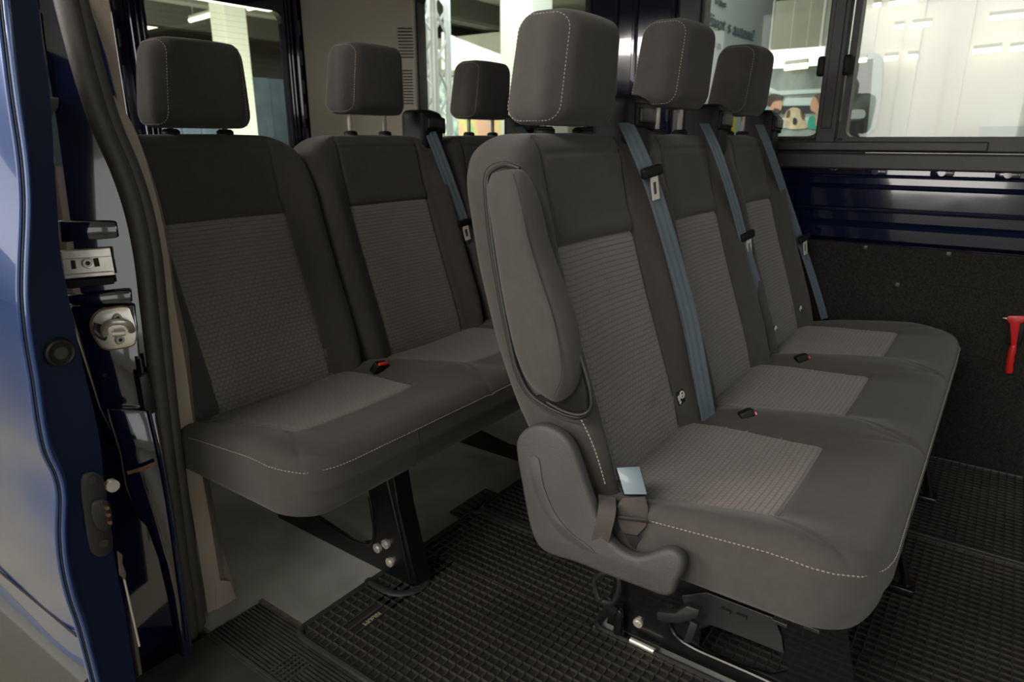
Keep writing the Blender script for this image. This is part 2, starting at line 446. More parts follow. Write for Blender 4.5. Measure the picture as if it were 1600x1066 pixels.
def child(name, me, parent, loc=(0, 0, 0), scl=(1, 1, 1), world_root=None):
    o = bpy.data.objects.new(name, me); C.objects.link(o); o.parent = parent; o.location = loc; o.scale = scl
    return o
def ribbon(pts, width, wdir, t=.0016, ribs=True):
    """flat webbing along pts, width direction wdir, with raised selvedges and centre rib"""
    bm = NB(); pts = smooth_path(pts, 8)
    wv = Vector(wdir).normalized(); d = (pts[-1]-pts[0]).normalized(); n = d.cross(wv).normalized()
    if n.dot(O-pts[0]) < 0: n = -n
    prof = [(-.5, 0), (-.40, .0013), (-.30, 0), (-.10, .0002), (0, .0013), (.10, .0002), (.30, 0), (.40, .0013), (.5, 0)]
    prof = [(a*width, h*(1 if ribs else 0)) for a, h in prof]+[(.5*width, -t), (-.5*width, -t)]
    rows = [[bm.verts.new(p+wv*a+n*h) for a, h in prof] for p in pts]; K_ = len(prof)
    for a, b in zip(rows[:-1], rows[1:]):
        for k in range(K_): bm.faces.new((a[k], a[(k+1) % K_], b[(k+1) % K_], b[k]))
    bm.faces.new(rows[0]); bm.faces.new(rows[-1][::-1])
    return bm

def cushion(root, off, cx, x0, x1, scale):
    """one continuous bench cushion; cx = unit centres (world), built in root space"""
    yF, yR = .050, .50
    L = x1-x0
    nx, ny, nz = int(L/.0062), 84, 16
    bm = cubegrid(nx, ny, nz)
    hx, hy, hz = L/2, (yR-yF)/2, .066
    bounds = [(cx[i]+cx[i+1])/2 for i in range(len(cx)-1)]
    def hump(x, y):
        h = 0
        for c in cx:
            pass
        dmin = min(abs(x-c) for c in cx)/scale
        hw = .150+.030*sstep(.2, .45, y)
        side = sstep(hw-.03, hw+.07, dmin)
        inner = .022*side*sstep(.05, .20, y)*sstep(.56, .36, y)
        mid = -.006*(1-sstep(0, hw, dmin))*sstep(.14, .26, y)
        h += inner+mid
        # seam grooves around insert
        if y > .20: h -= .0045*math.exp(-((dmin-hw)/.0045)**2)*sstep(.19, .21, y)
        if dmin < hw+.004: h -= .0045*math.exp(-((y-.205)/.0045)**2)
        # seams flaring from the insert corner to the front edge
        if y < .205:
            s = hw+.02+(.205-y)*.45
            if y > .075: h -= .0035*math.exp(-((dmin-s)/.005)**2)
        for b_ in bounds: h -= .005*math.exp(-((x-b_)/.006)**2)*sstep(.16, .08, y)
        return h
    R = .10
    def cmap(c):
        q = roundmap(c, (hx, hy, hz), .030)
        x = (x0+x1)/2+q.x; y = (yF+yR)/2+q.y; z0 = q.z
        # plan rounding of the two front corners
        fyv = 1-min(1, max(0, (y-yF)/R)); corner = R*(1-math.sqrt(max(0, 1-fyv*fyv)))
        k = (hx-corner)/hx; x = (x0+x1)/2+q.x*k if abs(q.x) > hx-.16 and False else (x0+x1)/2+(q.x-corner*math.copysign(sstep(hx-.25, hx, abs(q.x)), q.x))
        t = (z0+hz)/(2*hz)
        top = .462-.10*(y-.10) if y > .1 else .462+.0*(.1-y)
        top += hump(x, y)
        bot = .338+.0*y
        z = bot+(top-bot)*t
        if t < .5: y += .010*(1-t*2)*sstep(.2, .05, y)     # underside tucks in at the front
        else: y -= .004*math.sin(t*PI)*sstep(.12, .05, y)
        return Vector((x, y+off, z))
    ym, xm = (yF+yR)/2, (x0+x1)/2; ddx, ddy = L/nx*.5, 2*hy/ny*.5
    for v in bm.verts:
        if v.co.z > .999:                                   # let the mesh run along the insert seam
            y = ym+v.co.y*hy; x = xm+v.co.x*hx
            if abs(y-.206) <= ddy: v.co.y = (.206-ym)/hy; y = .206
            if y > .2:
                for c_ in cx:
                    for sg in (-1, 1):
                        b_ = c_+sg*(.150+.030*sstep(.2, .45, y))*scale
                        if abs(x-b_) <= ddx: v.co.x = (b_-xm)/hx
    for v in bm.verts: v.co = cmap(v.co)
    bm.normal_update()
    def test(f):
        if f.normal.z < .5: return False
        c = f.calc_center_median(); y = c.y-off
        if y < .206: return False
        d = min(abs(c.x-q_) for q_ in cx)/scale
        return d < .150+.030*sstep(.2, .45, y)
    ins = split_inset(bm, test, lambda c: (c.x, c.y-10))
    for v in bm.verts: v.co -= root.location
    for v in ins.verts: v.co -= root.location
    o = bpy.data.objects.new('seat_cushion', to_me('seat_cushion', bm, 'fabric')); C.objects.link(o); o.parent = root
    p = bpy.data.objects.new('insert_panel', to_me('insert_panel', ins, 'insert')); C.objects.link(p); p.parent = o
    p['label'] = 'patterned grey seat inserts'
    # contrast stitching round the near end and along the front, just proud of the cloth
    SZ = .60; pts = []
    for i in range(13): p = cmap(Vector((-1, .55-1.55*i/12, SZ))); pts.append(p+Vector((-.0012, -.0003, .0008)))
    for i in range(1, 161): p = cmap(Vector((-1+2*i/160, -1, SZ))); pts.append(p+Vector((-.0010*(1-min(1, i/20)), -.0014, .0008)))
    out = [pts[0]]
    for p in pts[1:]:
        if (p-out[-1]).length > .002: out.append(p)
    sx_ = -1+2*.285/L
    seam = [cmap(Vector((sx_, -1, .55-1.45*i/10)))+Vector((0, -.0004, 0)) for i in range(11)]
    sb = NB(); add_tube(sb, seam, .0009, 6)
    for v in sb.verts: v.co -= root.location
    q_ = bpy.data.objects.new('seam', to_me('seam', sb, 'seam')); C.objects.link(q_); q_.parent = o
    return o, out

def v_bench(name, label, off, dx, cx, scale, hr_up, guides, groupname):
    """a triple bench with backrests, headrests, cushion and belts"""
    root = thing(name, (cx[0], .4+off, 0), label, 'seat bench')
    rl = root.location
    for i, c in enumerate(cx):
        b = child('backrest', ME_back, root, Vector((c, off, 0))-rl, (scale, 1, 1))
        p = child('insert_panel', ME_ins, b); p['label'] = 'patterned grey backrest insert'
        up = hr_up[i]
        h = child('headrest', ME_hr, root, Vector((c-(.004 if off == 0 else 0), off, 1.112+up))-rl)
        for e_ in ME_hrst: child('stitching', e_, h)
        for s in (-1, 1):
            child('post', ME_post, h, (s*.066, .690, -.112), (1, 1, 1))
            child('sleeve', ME_sleeve, root, Vector((c+s*.066, off+.690, 1.008))-rl)
    o, st = cushion(root, off, cx, dx[0], dx[1], scale)
    return root, o, st

CX2 = [1.115, 1.590, 2.065]
CX3 = [.895, 1.412, 1.935]
bench2, cush2, st2 = v_bench('bench_seat', 'grey fabric triple bench nearest the camera, with side bolster, plastic hinge cover and blue-grey belts', 0.0, (.872, 2.300), CX2, 1.0, [0.0, .045, .040], None, None)
bench3, cush3, st3 = v_bench('bench_seat', 'dark grey fabric triple bench behind, standing on black V-shaped legs beside the rear pillar', .846, (.622, 2.195), CX3, 1.085, [0.0, .042, .040], None, None)
def place(bm, name, m, parent, smooth=True, root=None):
    r = root if root is not None else parent
    loc = r.location if r.parent is None else Vector(r.location)+r.parent.location
    for v in bm.verts: v.co -= loc
    bmesh.ops.recalc_face_normals(bm, faces=bm.faces[:])
    me = bpy.data.meshes.new(name); bm.to_mesh(me); bm.free(); me.materials.append(M[m])
    if smooth:
        for p in me.polygons: p.use_smooth = True
        me.set_sharp_from_angle(angle=math.radians(38))
    o = bpy.data.objects.new(name, me); C.objects.link(o); o.parent = parent
    return o
for root, cu, st in ((bench2, cush2, st2), (bench3, cush3, st3)):
    bm = stitches([p for p in st], spacing=.0066, length=.0040, r=.0008)
    for v in bm.verts: v.co -= root.location
    o = bpy.data.objects.new('stitching', to_me('stitching', bm, 'stitch')); C.objects.link(o); o.parent = cu

# belt guides and belts ----------------------------------------------------
def guide(root, x, y, z=1.005):
    g = child('belt_guide', ME_pyl, root, Vector((x, y, z+.010))-root.location)
    s = child('guide_slot', ME_slot, g)
    return g
def belt_set(root, pts, tongue_i, tang=(0.35, -.25, -1), narrow=1.0, wdir=(1, -.35, .0)):
    bm = ribbon(pts, .044*narrow, wdir)
    b = place(bm, 'seat_belt', 'belt', root)
    if tongue_i is not None:
        p = Vector(tongue_i)
        d = Vector(tang).normalized(); side = Vector((1, -.25, .1)).normalized(); side = (side-d*side.dot(d)).normalized(); n = d.cross(side).normalized()
        R = Matrix((side, n, d)).transposed()
        t = rbox((.030, .007, .011), .006, (8, 4, 6), lambda q: R @ q + p + Vector((0, -.008, 0)))
        place(t, 'tongue_grip', 'black_plastic', b)
        out = [(-.011, 0, .008), (.011, 0, .008), (.0105, 0, .055), (-.0105, 0, .055)]
        hole = [(-.0055, 0, .020), (.0055, 0, .020), (.0055, 0, .044), (-.0055, 0, .044)]
        mp = lambda q: R @ Vector(q) + p + Vector((0, -.010, 0))
        bm = NB(); add_prism(bm, [mp(q) for q in out], n*.002, hole=[mp(q) for q in hole])
        place(bm, 'tongue_blade', 'chrome', b, False)
    return b
G2 = [(1.350, .692), (1.830, .692), (2.308, .692)]
for gx, gy in G2: guide(bench2, gx, gy)
def cot_pt(u, v, y): return PY(u, v, y)
def BP(L, dy=0): return [PY(u, v, y+dy) for u, v, y in L]
belt_set(bench2, BP([(978, 192, .655), (998, 235, .612), (1020, 290, .583), (1042, 360, .555), (1062, 430, .530), (1080, 500, .498), (1095, 580, .462), (1108, 655, .440)]), PY(1013, 268, .588), tang=(.16, -.1, -1))
belt_set(bench2, BP([(1034, 345, .568), (1052, 410, .545), (1074, 500, .507), (1090, 580, .471), (1104, 650, .448)]), None, narrow=.75)
belt_set(bench2, BP([(1101, 193, .655), (1122, 240, .608), (1145, 310, .578), (1164, 380, .548), (1185, 450, .515), (1200, 510, .482), (1210, 562, .455)]), PY(1163, 368, .555), tang=(.18, -.1, -1), narrow=.8)
belt_set(bench2, BP([(1187, 195, .655), (1205, 240, .612), (1232, 320, .573), (1252, 380, .532), (1272, 440, .484), (1289, 498, .441)]), PY(1252, 372, .530), tang=(.24, -.1, -1), narrow=.9)
belt_set(bench3, BP([(668, 195, 1.50), (690, 250, 1.445), (712, 310, 1.42), (733, 370, 1.395), (760, 440, 1.365), (790, 530, 1.30)]), PY(722, 348, 1.40), tang=(.15, -.1, -1), narrow=.9)
belt_set(bench3, BP([(812, 198, 1.50), (835, 240, 1.45), (860, 300, 1.42), (885, 370, 1.40)]), None)

guide(bench3, 1.640, .846+.690, 1.004); guide(bench3, 2.175, .846+.690, 1.004)
# buckles -----------------------------------------------------------------
def seat_buckle(root, p, d, col, w=.022, l=.034, name='belt_buckle'):
    p = Vector(p); d = Vector(d).normalized(); side = Vector((1, 0, 0)); side = (side-d*side.dot(d)).normalized(); n = d.cross(side)
    R = Matrix((side, n, d)).transposed()
    l *= .45
    bm = rbox((w, .010, l), .005, (6, 5, 8), lambda q: R @ q + p)
    o = place(bm, name, 'black_plastic', root)
    bm = rbox((w*.8, .004, .006), .0025, (6, 4, 4), lambda q: R @ (q+Vector((0, -.004, l-.002))) + p)
    place(bm, 'release_button', col, o)
    return o
seat_buckle(bench2, PZ(1166, 648, .452), (.6, -.75, .45), 'pinkred', .016)
seat_buckle(bench2, PZ(1252, 560, .452), (.6, -.75, .4), 'red', .014)
seat_buckle(bench3, PZ(592, 574, .458), (.2, -.55, .8), 'red', .020)
# big near-side buckle with blue-grey face, its webbing and lower stalk
u0 = [PX(962, 730, .885), PX(1000, 728, .905), PX(1012, 774, .885), PX(975, 774, .872)]
nrm = (u0[1]-u0[0]).cross(u0[3]-u0[0]).normalized(); nrm = nrm if nrm.dot(O-u0[0]) > 0 else -nrm
bm = NB(); add_prism(bm, [p-nrm*.022 for p in u0], nrm*.022, bev=.003)
bk = place(bm, 'belt_buckle', 'black_plastic', bench2)
bm = NB(); cen = sum(u0, Vector())/4; add_prism(bm, [cen+(p-cen)*.95+nrm*.0005 for p in u0], nrm*.0025, bev=.001)
place(bm, 'buckle_face', 'buckletop', bk)
loop = [PX(972, 778, .872), PX(1008, 776, .885), PX(1013, 795, .882), PX(1010, 822, .872), PX(995, 838, .866), PX(972, 833, .862), PX(963, 812, .862), PX(964, 790, .867)]
bm = NB(); add_prism(bm, loop, nrm*.006, bev=.002); place(bm, 'buckle_webbing', 'beltbrown', bk)
bm = NB()
add_prism(bm, [PX(964, 806, .860), PX(1012, 812, .872), PX(1012, 817, .872), PX(964, 811, .860)], nrm*.010, bev=.001)
place(bm, 'webbing_fold', 'black_satin', bk)
bm = NB(); add_prism(bm, [PX(975, 836, .866), PX(1005, 838, .875), PX(1004, 868, .880), PX(985, 852, .872)], nrm*.004); place(bm, 'buckle_stalk', 'greymetal', bk)
# brown strap over the cover
S = [PX(948, 775, .868), PX(948, 800, .845), PX(940, 835, .838), PX(932, 870, .842)]
bm = ribbon(S, .030, (.05, -1, .12), .002, False); place(bm, 'webbing_strap', 'beltbrown', bench2)

# side bolster pad, tray and hinge cover ------------------------------------
def px_list(L, x): return [PX(u, v, x) for u, v in L]
pad = [(766, 282), (778, 268), (806, 266), (822, 284), (836, 320), (852, 385), (872, 440), (890, 490), (900, 540), (900, 590), (888, 618), (868, 628), (846, 616), (828, 594), (814, 560), (802, 510), (790, 450), (776, 360)]
pl = smooth_path([PX(u, v, .852) for u, v in pad], 5, True)
def dome(outline, dome_dir, depth, rings=8, prof=lambda t: math.sqrt(max(0, 1-t*t)), cen=None):
    """cushion-like solid from a closed outline: rings shrink to the centre while rising"""
    bm = NB(); cen = cen or sum(outline, Vector())/len(outline); d = Vector(dome_dir); R_ = []
    back = [bm.verts.new(p-d*.5) for p in outline]; R_.append(back)
    for k in range(rings+1):
        t = 1-(k/rings)*.92; s = t
        R_.append([bm.verts.new(cen+(p-cen)*s+d*depth*prof(t)) for p in outline])
    for a, b in zip(R_[:-1], R_[1:]):
        for i in range(len(outline)): j = (i+1) % len(outline); bm.faces.new((a[i], a[j], b[j], b[i]))
    bm.faces.new(R_[-1])
    return bm
bm = dome(pl, (-.03, 0, 0), 1.0, 14, lambda t: (1-t**5)**.6)
pad_o = place(bm, 'side_bolster', 'fabric', bench2)
pi = [PX(u, v, .8222) for u, v in [(785, 285), (800, 290), (812, 330), (830, 395), (850, 450), (868, 500), (876, 560), (874, 600), (862, 616)]]
# raised front welt of the pad and dark piping round the recess
bm = NB(); add_tube(bm, smooth_path([PX(u, v, .8235) for u, v in [(802, 272), (812, 310), (824, 370), (842, 430), (862, 490), (874, 545), (876, 590), (864, 620)]], 6), .0012, 6)
place(bm, 'piping', 'seam', pad_o)
groove = smooth_path([PX(u, v, .8735) for u, v in [(812, 264), (790, 258), (768, 268), (762, 290), (768, 360), (780, 440), (796, 525), (808, 575), (828, 614), (858, 636), (892, 650), (914, 650), (922, 638)]], 6)
bm = NB(); add_tube(bm, groove, .0034, 8); place(bm, 'recess_rim', 'black_satin', bench2)
groove2 = smooth_path([PX(u, v, .8728) for u, v in [(812, 258), (788, 252), (762, 262), (755, 290), (762, 370), (775, 450), (792, 535), (805, 585), (824, 620), (856, 644), (890, 658), (916, 656)]], 6)
bm = NB(); add_tube(bm, groove2, .0011, 6); place(bm, 'piping', 'seam', bench2)
tray = [(904, 545), (922, 610), (924, 640), (912, 650), (888, 646), (862, 634), (838, 618), (860, 612), (885, 600), (900, 580)]
bm = NB(); add_prism(bm, px_list(tray, .876), (-.010, 0, 0), bev=.003); place(bm, 'side_pocket', 'black_plastic', bench2)
bm = NB(); add_tube(bm, smooth_path(px_list([(904, 548), (914, 580), (923, 615), (922, 640), (905, 648), (880, 642), (855, 628)], .864), 5), .0028, 8)
place(bm, 'pocket_rim', 'black_satin', bench2)
# lower flank of the backrest going down behind the cover
bm = stitches(smooth_path(px_list([(908, 656), (920, 680), (930, 705), (938, 730), (946, 758)], .8665), 8), spacing=.0062, length=.0040, r=.0008)
place(bm, 'stitching', 'stitch', bench2)
cov = [(818, 700), (820, 678), (835, 662), (858, 658), (880, 666), (898, 682), (912, 710), (926, 752), (942, 796), (960, 832), (978, 850), (1000, 860), (1020, 858), (1042, 850), (1060, 850), (1074, 862), (1076, 880), (1066, 900), (1054, 922), (1010, 908), (960, 890), (910, 870), (870, 858), (850, 842), (838, 812), (828, 760)]
cl_ = smooth_path(px_list(cov, .862), 3, True)
bm = NB(); add_prism(bm, cl_, (-.024, 0, 0), bev=.008, seg=3)
cov_o = place(bm, 'hinge_cover', 'cover', bench2)
band = [(826, 720), (838, 770), (858, 812), (885, 842), (925, 864), (924, 856), (892, 832), (868, 802), (850, 760), (842, 716)]
bm = NB(); add_prism(bm, smooth_path(px_list(band, .8378), 3, True), (-.0016, 0, 0), bev=.0007); bo = place(bm, 'raised_band', 'cover', cov_o)
# small fabric tag with white airbag roundel
def tag_at(root, u, v, y, s=1.0):
    c = PY(u, v, y); X_ = Vector((1, -.10, .12)).normalized()*s; Z_ = Vector((0, .32, 1)).normalized()*s; n_ = Vector((0, -1, .3)).normalized()
    q = lambda a, b, d=0: c+X_*a+Z_*b+n_*d
    bm = NB(); add_prism(bm, [q(-.013, -.014), q(.013, -.014), q(.013, .012), q(-.013, .012)], n_*.001)
    t = place(bm, 'fabric_tag', 'black_plastic', root, False)
    bm = NB()
    ring = [q(.005+.0062*math.cos(a), .002+.0062*math.sin(a), .0015) for a in [2*PI*k/24 for k in range(24)]]
    add_tube(bm, ring, .0016, 6, closed=True); add_box(bm, q(.002, .000, .001), q(.007, .003, .003))
    add_prism(bm, [q(-.011, .004, .001), q(-.005, .005, .001), q(-.004, -.004, .001), q(-.010, -.006, .001)], n_*.001)
    add_prism(bm, [q(-.0095, -.008, .001), q(-.0040, -.006, .001), q(-.0035, -.010, .001), q(-.0085, -.012, .001)], n_*.001)
    t2 = place(bm, 'tag_print', 'column', t, False)
tag_at(bench2, 1063, 620, .452); tag_at(bench2, 1211, 513, .46, .6); tag_at(bench2, 1250, 482, .475, .7)

# legs of the front bench ----------------------------------------------------
XL = 1.098
bm = NB()
outl = [PX(u, v, XL) for u, v in [(962, 890), (955, 930), (948, 975), (962, 992), (1000, 1014), (1060, 1044), (1110, 1066)]] + [Vector((XL, .08, -.0)), Vector((XL, .055, .0)), Vector((XL, .10, .20)), Vector((XL, .12, .33)), Vector((XL, .55, .33))]
holeP = [PX(u, v, XL) for u, v in [(1094, 984), (1110, 978), (1160, 990), (1205, 1010), (1230, 1036), (1230, 1050), (1205, 1055), (1150, 1038), (1092, 1010)]]
add_prism(bm, outl, (.006, 0, 0), hole=holeP)
for v in bm.verts: v.co.z = max(v.co.z, .011)
leg_a = place(bm, 'leg', 'blackmetal', bench2, False)
bm = NB(); add_tube(bm, smooth_path([PX(u, v, XL-.004) for u, v in [(1046, 950), (1046, 975), (1058, 996), (1085, 1014), (1130, 1034), (1180, 1056), (1230, 1080), (1280, 1110)]], 6), .0045, 8)
place(bm, 'flange_edge', 'blackmetal', leg_a)
bm = NB()
for (u, v, r) in ((998, 972, .010),): add_cyl(bm, PX(u, v, XL), PX(u, v, XL)+Vector((-.006, 0, 0)), r, 20); add_cyl(bm, PX(u, v, XL)+Vector((-.006, 0, 0)), PX(u, v, XL)+Vector((-.009, 0, 0)), r*.55, 6)
place(bm, 'bolt', 'steel', leg_a)
bm = NB(); add_prism(bm, [PX(u, v, XL-.003) for u, v in [(1066, 930), (1105, 925), (1210, 965), (1222, 995), (1225, 1020), (1170, 998), (1110, 975), (1080, 985)]], (-.003, 0, 0), bev=.001)
for (u, v) in ((1133, 955), (1158, 964)): add_box(bm, PX(u, v, XL-.012)-Vector((.002, .009, .003)), PX(u, v, XL-.012)+Vector((.004, .009, .003)))
place(bm, 'side_plate', 'greymetal', leg_a, False)
for (u, v) in ((1218, 975), (1268, 984)):
    bm = NB(); add_box(bm, PX(u, v, XL-.02)-Vector((.001, .013, .003)), PX(u, v, XL-.02)+Vector((.012, .013, .004)), bev=.001); place(bm, 'cover_clip', 'greymetal', leg_a, False)
# release loop, lever, latch foot
bm = NB(); lp = [PX(u, v, 1.05) for u, v in [(930, 905), (944, 896), (962, 899), (968, 915), (962, 935), (955, 942), (938, 938), (931, 922)]]
add_tube(bm, smooth_path(lp, 5, True), .0055, 8, closed=True); add_tube(bm, [PX(938, 934, 1.05), PX(960, 955, 1.07)], .008, 8)
place(bm, 'release_loop', 'black_satin', bench2)
bm = NB(); add_prism(bm, [PX(u, v, 1.06) for u, v in [(1032, 948), (1060, 950), (1078, 938), (1100, 945), (1095, 958), (1070, 966), (1042, 965), (1032, 960)]], (-.02, 0, 0), bev=.004, seg=2)
add_prism(bm, [PX(u, v, 1.06) for u, v in [(1082, 965), (1094, 972), (1084, 1000), (1070, 1000)]], (-.012, 0, 0), bev=.003)
place(bm, 'latch_lever', 'black_satin', bench2)
bm = NB(); add_prism(bm, [PX(u, v, XL-.014) for u, v in [(962, 952), (970, 948), (976, 955), (974, 990), (962, 988)]], (-.012, 0, 0), bev=.004)
add_box(bm, PX(960, 990, XL)+Vector((-.018, -.10, .008)), PX(960, 990, XL)+Vector((-.0, .0, .016)), bev=.002)
place(bm, 'latch_foot', 'blackmetal', bench2)
bm = NB(); add_cyl(bm, PX(985, 1000, XL-.02), PX(1022, 1018, XL-.02), .006, 12); place(bm, 'latch_pin', 'steel', bench2)
# second black foot rail on the floor
for x in (1.60, 2.10):
    bm = NB(); add_prism(bm, [(x, .06, 0), (x, .50, 0), (x, .44, .33), (x, .12, .33), (x, .075, .06)], (.006, 0, 0), hole=[(x, .14, .05), (x, .40, .05), (x, .36, .24), (x, .17, .24)])
    add_tube(bm, [(x, .045, .005), (x, .085, .16), (x, .13, .32)], .009, 8); add_box(bm, (x-.02, .03, 0), (x+.03, .10, .022), bev=.003)
    for v in bm.verts: v.co.z = max(v.co.z, .011)
    place(bm, 'leg', 'blackmetal', bench2)
bm = NB(); add_box(bm, (.98, .14, .325), (2.25, .18, .345)); add_box(bm, (.98, .44, .325), (2.25, .48, .345)); place(bm, 'frame_rail', 'blackmetal', bench2)
# legs of the rear bench
def vleg(x, root):
    bm = NB()
    o_ = [(x, 1.47, .003), (x, 1.47, .055), (x, 1.40, .10), (x, 1.33, .085), (x, 1.15, .058), (x, 1.09, .085), (x, 1.08, .14), (x, 1.10, .22), (x, 1.145, .34), (x, 1.02, .34), (x, 1.00, .20), (x, .965, .06), (x, .955, .02), (x, .985, .004), (x, 1.10, .004), (x, 1.30, .004)]
    add_prism(bm, o_, (.005, 0, 0), bev=.001)
    for v in bm.verts: v.co.z = max(v.co.z, .011)
    l = place(bm, 'leg', 'blackmetal', root, False)
    bm = NB(); add_tube(bm, [(x-.002, 1.045, .335), (x-.002, 1.03, .26), (x-.002, 1.00, .14), (x-.002, .975, .03)], .0035, 8)
    add_prism(bm, [(x, 1.02, .34), (x, 1.00, .20), (x, .955, .02), (x+.045, .955, .02), (x+.045, 1.00, .20), (x+.045, 1.02, .34)], (0, -.003, 0))
    place(bm, 'flange_edge', 'blackmetal', l)
    for (y, z) in ((1.075, .072), (1.045, .095), (1.035, .050)):
        bm = NB(); add_cyl(bm, (x, y, z), (x-.007, y, z), .0115, 20); add_cyl(bm, (x-.007, y, z), (x-.011, y, z), .0065, 6); place(bm, 'bolt', 'steel', l)
    bm = NB(); add_tube(bm, smooth_path([(x-.001, 1.37, .085), (x-.001, 1.25, .066), (x-.001, 1.16, .060), (x-.001, 1.10, .075), (x-.001, 1.085, .12), (x-.001, 1.095, .2)], 5), .004, 8); place(bm, 'rolled_edge', 'blackmetal', l)
for x in (.945, 1.60, 2.08): vleg(x, bench3)
bm = NB(); add_box(bm, (.70, .98, .322), (2.15, 1.02, .342)); add_box(bm, (.70, 1.28, .322), (2.15, 1.32, .342)); place(bm, 'frame_rail', 'blackmetal', bench3)

# =================================================================== VAN SHELL
FLOOR_Z = 0.0
bm = NB(); add_box(bm, (.60, -1.9, -.06), (2.46, 3.15, -.006)); struct(obj('floor', bm, 'vinyl'))
# dusty strip beside the step, ribbed step
t = tag(obj('door_step', (lambda b: (add_box(b, (.43, -1.2, -.30), (.600, 1.232, -.010), bev=.006), b)[1])(NB()), 'sill'), 'black ribbed plastic door step at the foot of the opening', 'step')
bm = NB()
for i in range(15): add_box(bm, (.592+.0085*i, -1.2, -.008), (.5965+.0085*i, 1.22, -.002))
add_box(bm, (.588, -1.2, -.03), (.716, 1.225, -.006)); 
for yy in (.88, 1.02):
    for k in range(5): add_box(bm, (.60, yy-.012*k, -.006), (.66, yy-.012*k+.004, .000))
o = obj('trim_1', bm, 'sill'); struct(o)
bm = NB(); add_box(bm, (.716, -1.2, -.010), (.728, 1.23, -.0050)); struct(obj('trim_2', bm, 'dirt'))

# rubber mats --------------------------------------------------------------
def rubber_mat(poly_rects, border, label, step=.0205, label_area=None, z=.0):
    """mat made of rectangles (x0,y0,x1,y1); ribs run both ways inside each"""
    root = thing('rubber_mat', (poly_rects[0][0], poly_rects[0][1], z), label, 'floor mat')
    bm = NB()
    for (x0, y0, x1, y1) in poly_rects: add_box(bm, (x0, y0, z-.004), (x1, y1, z+.003))
    place(bm, 'mat_base', 'rubber', root, False)
    bm = NB(); h = .0055; tk = .0011
    for (x0, y0, x1, y1) in poly_rects:
        n = int((x1-x0)/step)
        for i in range(n+1):
            x = x0+step*i
            y_a, y_b = y0, y1
            if label_area and label_area[0] < x < label_area[2]:
                add_box(bm, (x-tk, y0, z), (x+tk, label_area[1], z+h+.003)); add_box(bm, (x-tk, label_area[3], z), (x+tk, y1, z+h+.003)); continue
            add_box(bm, (x-tk, y0, z), (x+tk, y1, z+h+.003))
        n = int((y1-y0)/step)
        for i in range(n+1):
            y = y1-step*i
            if label_area and label_area[1]+.002 < y < label_area[3]-.002:
                add_box(bm, (x0, y-tk, z), (label_area[0], y+tk, z+h+.003)); add_box(bm, (label_area[2], y-tk, z), (x1, y+tk, z+h+.003)); continue
            add_box(bm, (x0, y-tk, z), (x1, y+tk, z+h+.003))
    place(bm, 'grid_ribs', 'rubberrib', root, False)
    bm = NB(); add_tube(bm, [(x, y, z+.004) for x, y in border], .0075, 8, closed=True); place(bm, 'raised_border', 'rubber', root)
    return root
def rc(pts, r=.03, n=5):
    out = []
    L = len(pts)
    for i in range(L):
        p = Vector(pts[i]); a = (Vector(pts[i-1])-p).normalized(); b = (Vector(pts[(i+1) % L])-p).normalized()
        for k in range(n+1):
            t = k/n; q = p+a*r*(1-t)**2+b*r*t**2
            out.append((q.x, q.y))
    return out
A_r = [(.700, -.90, 1.075, 1.060), (1.075, .575, 1.290, 1.060)]
matA = rubber_mat(A_r, rc([(.694, -.90), (1.080, -.90), (1.080, .570), (1.295, .570), (1.295, 1.066), (.694, 1.066)]), 'black rubber grid mat with raised rim in front of the rear bench', label_area=(.7615, .9535, .8635, 1.003))
matB = rubber_mat([(1.135, -.90, 1.325, .545), (1.325, -.90, 1.865, 1.055)], rc([(1.128, -.90), (1.872, -.90), (1.872, 1.063), (1.312, 1.063), (1.312, .552), (1.128, .552)]), 'black rubber grid mat under the front bench, nearest the centre of the floor')
matC = rubber_mat([(1.895, -.90, 2.425, 1.100)], rc([(1.888, -.90), (2.430, -.90), (2.430, 1.108), (1.888, 1.108)]), 'black rubber grid mat lying along the far side wall')
def text_mesh(body, size, extrude, bold=0.0):
    c = bpy.data.curves.new('t', 'FONT'); c.body = body; c.size = size; c.extrude = extrude; c.offset = bold; c.align_x = 'CENTER'; c.align_y = 'CENTER'
    o = bpy.data.objects.new('t', c); C.objects.link(o)
    dg = bpy.context.evaluated_depsgraph_get(); me = bpy.data.meshes.new_from_object(o.evaluated_get(dg))
    bpy.data.objects.remove(o); me.materials.clear(); return me
me = text_mesh('RIGUM', .019, .0010, .0006)
o = link('mat_lettering', me, 'matletter'); o.parent = matA; o.location = Vector((.818, .965, .0060))-matA.location; o.rotation_euler = (0, 0, PI); o.scale = (.80, 1, 1)
bm = NB()
for k in range(9): add_box(bm, (.797+.005*k, .979, .005), (.7995+.005*k, .982, .0062))
place(bm, 'worn_small_marks', 'matletter', matA, False)
# kerb around the leg cut-out of the mat at the rear bench
bm = NB(); add_tube(bm, smooth_path([(.905, 1.075, .006), (.90, 1.03, .008), (.905, .985, .008), (.935, .955, .008), (.975, .955, .008), (1.0, .98, .008)], 6), .010, 8, flat=((0, 0, 1), .5))
place(bm, 'cutout_rim', 'rubber', matA)
# floor grate at the edge of the vinyl
g = thing('floor_vent', (1.33, 1.10, 0), 'small black slotted vent set in the floor behind the mat edge', 'vent')
bm = NB(); add_box(bm, (1.255, 1.075, -.005), (1.415, 1.125, .001)); place(bm, 'vent_plate', 'slot', g, False)
bm = NB()
for i in range(6): add_box(bm, (1.262+.026*i, 1.080, 0), (1.274+.026*i, 1.120, .005), bev=.001)
place(bm, 'vent_slats', 'rubberrib', g, False)

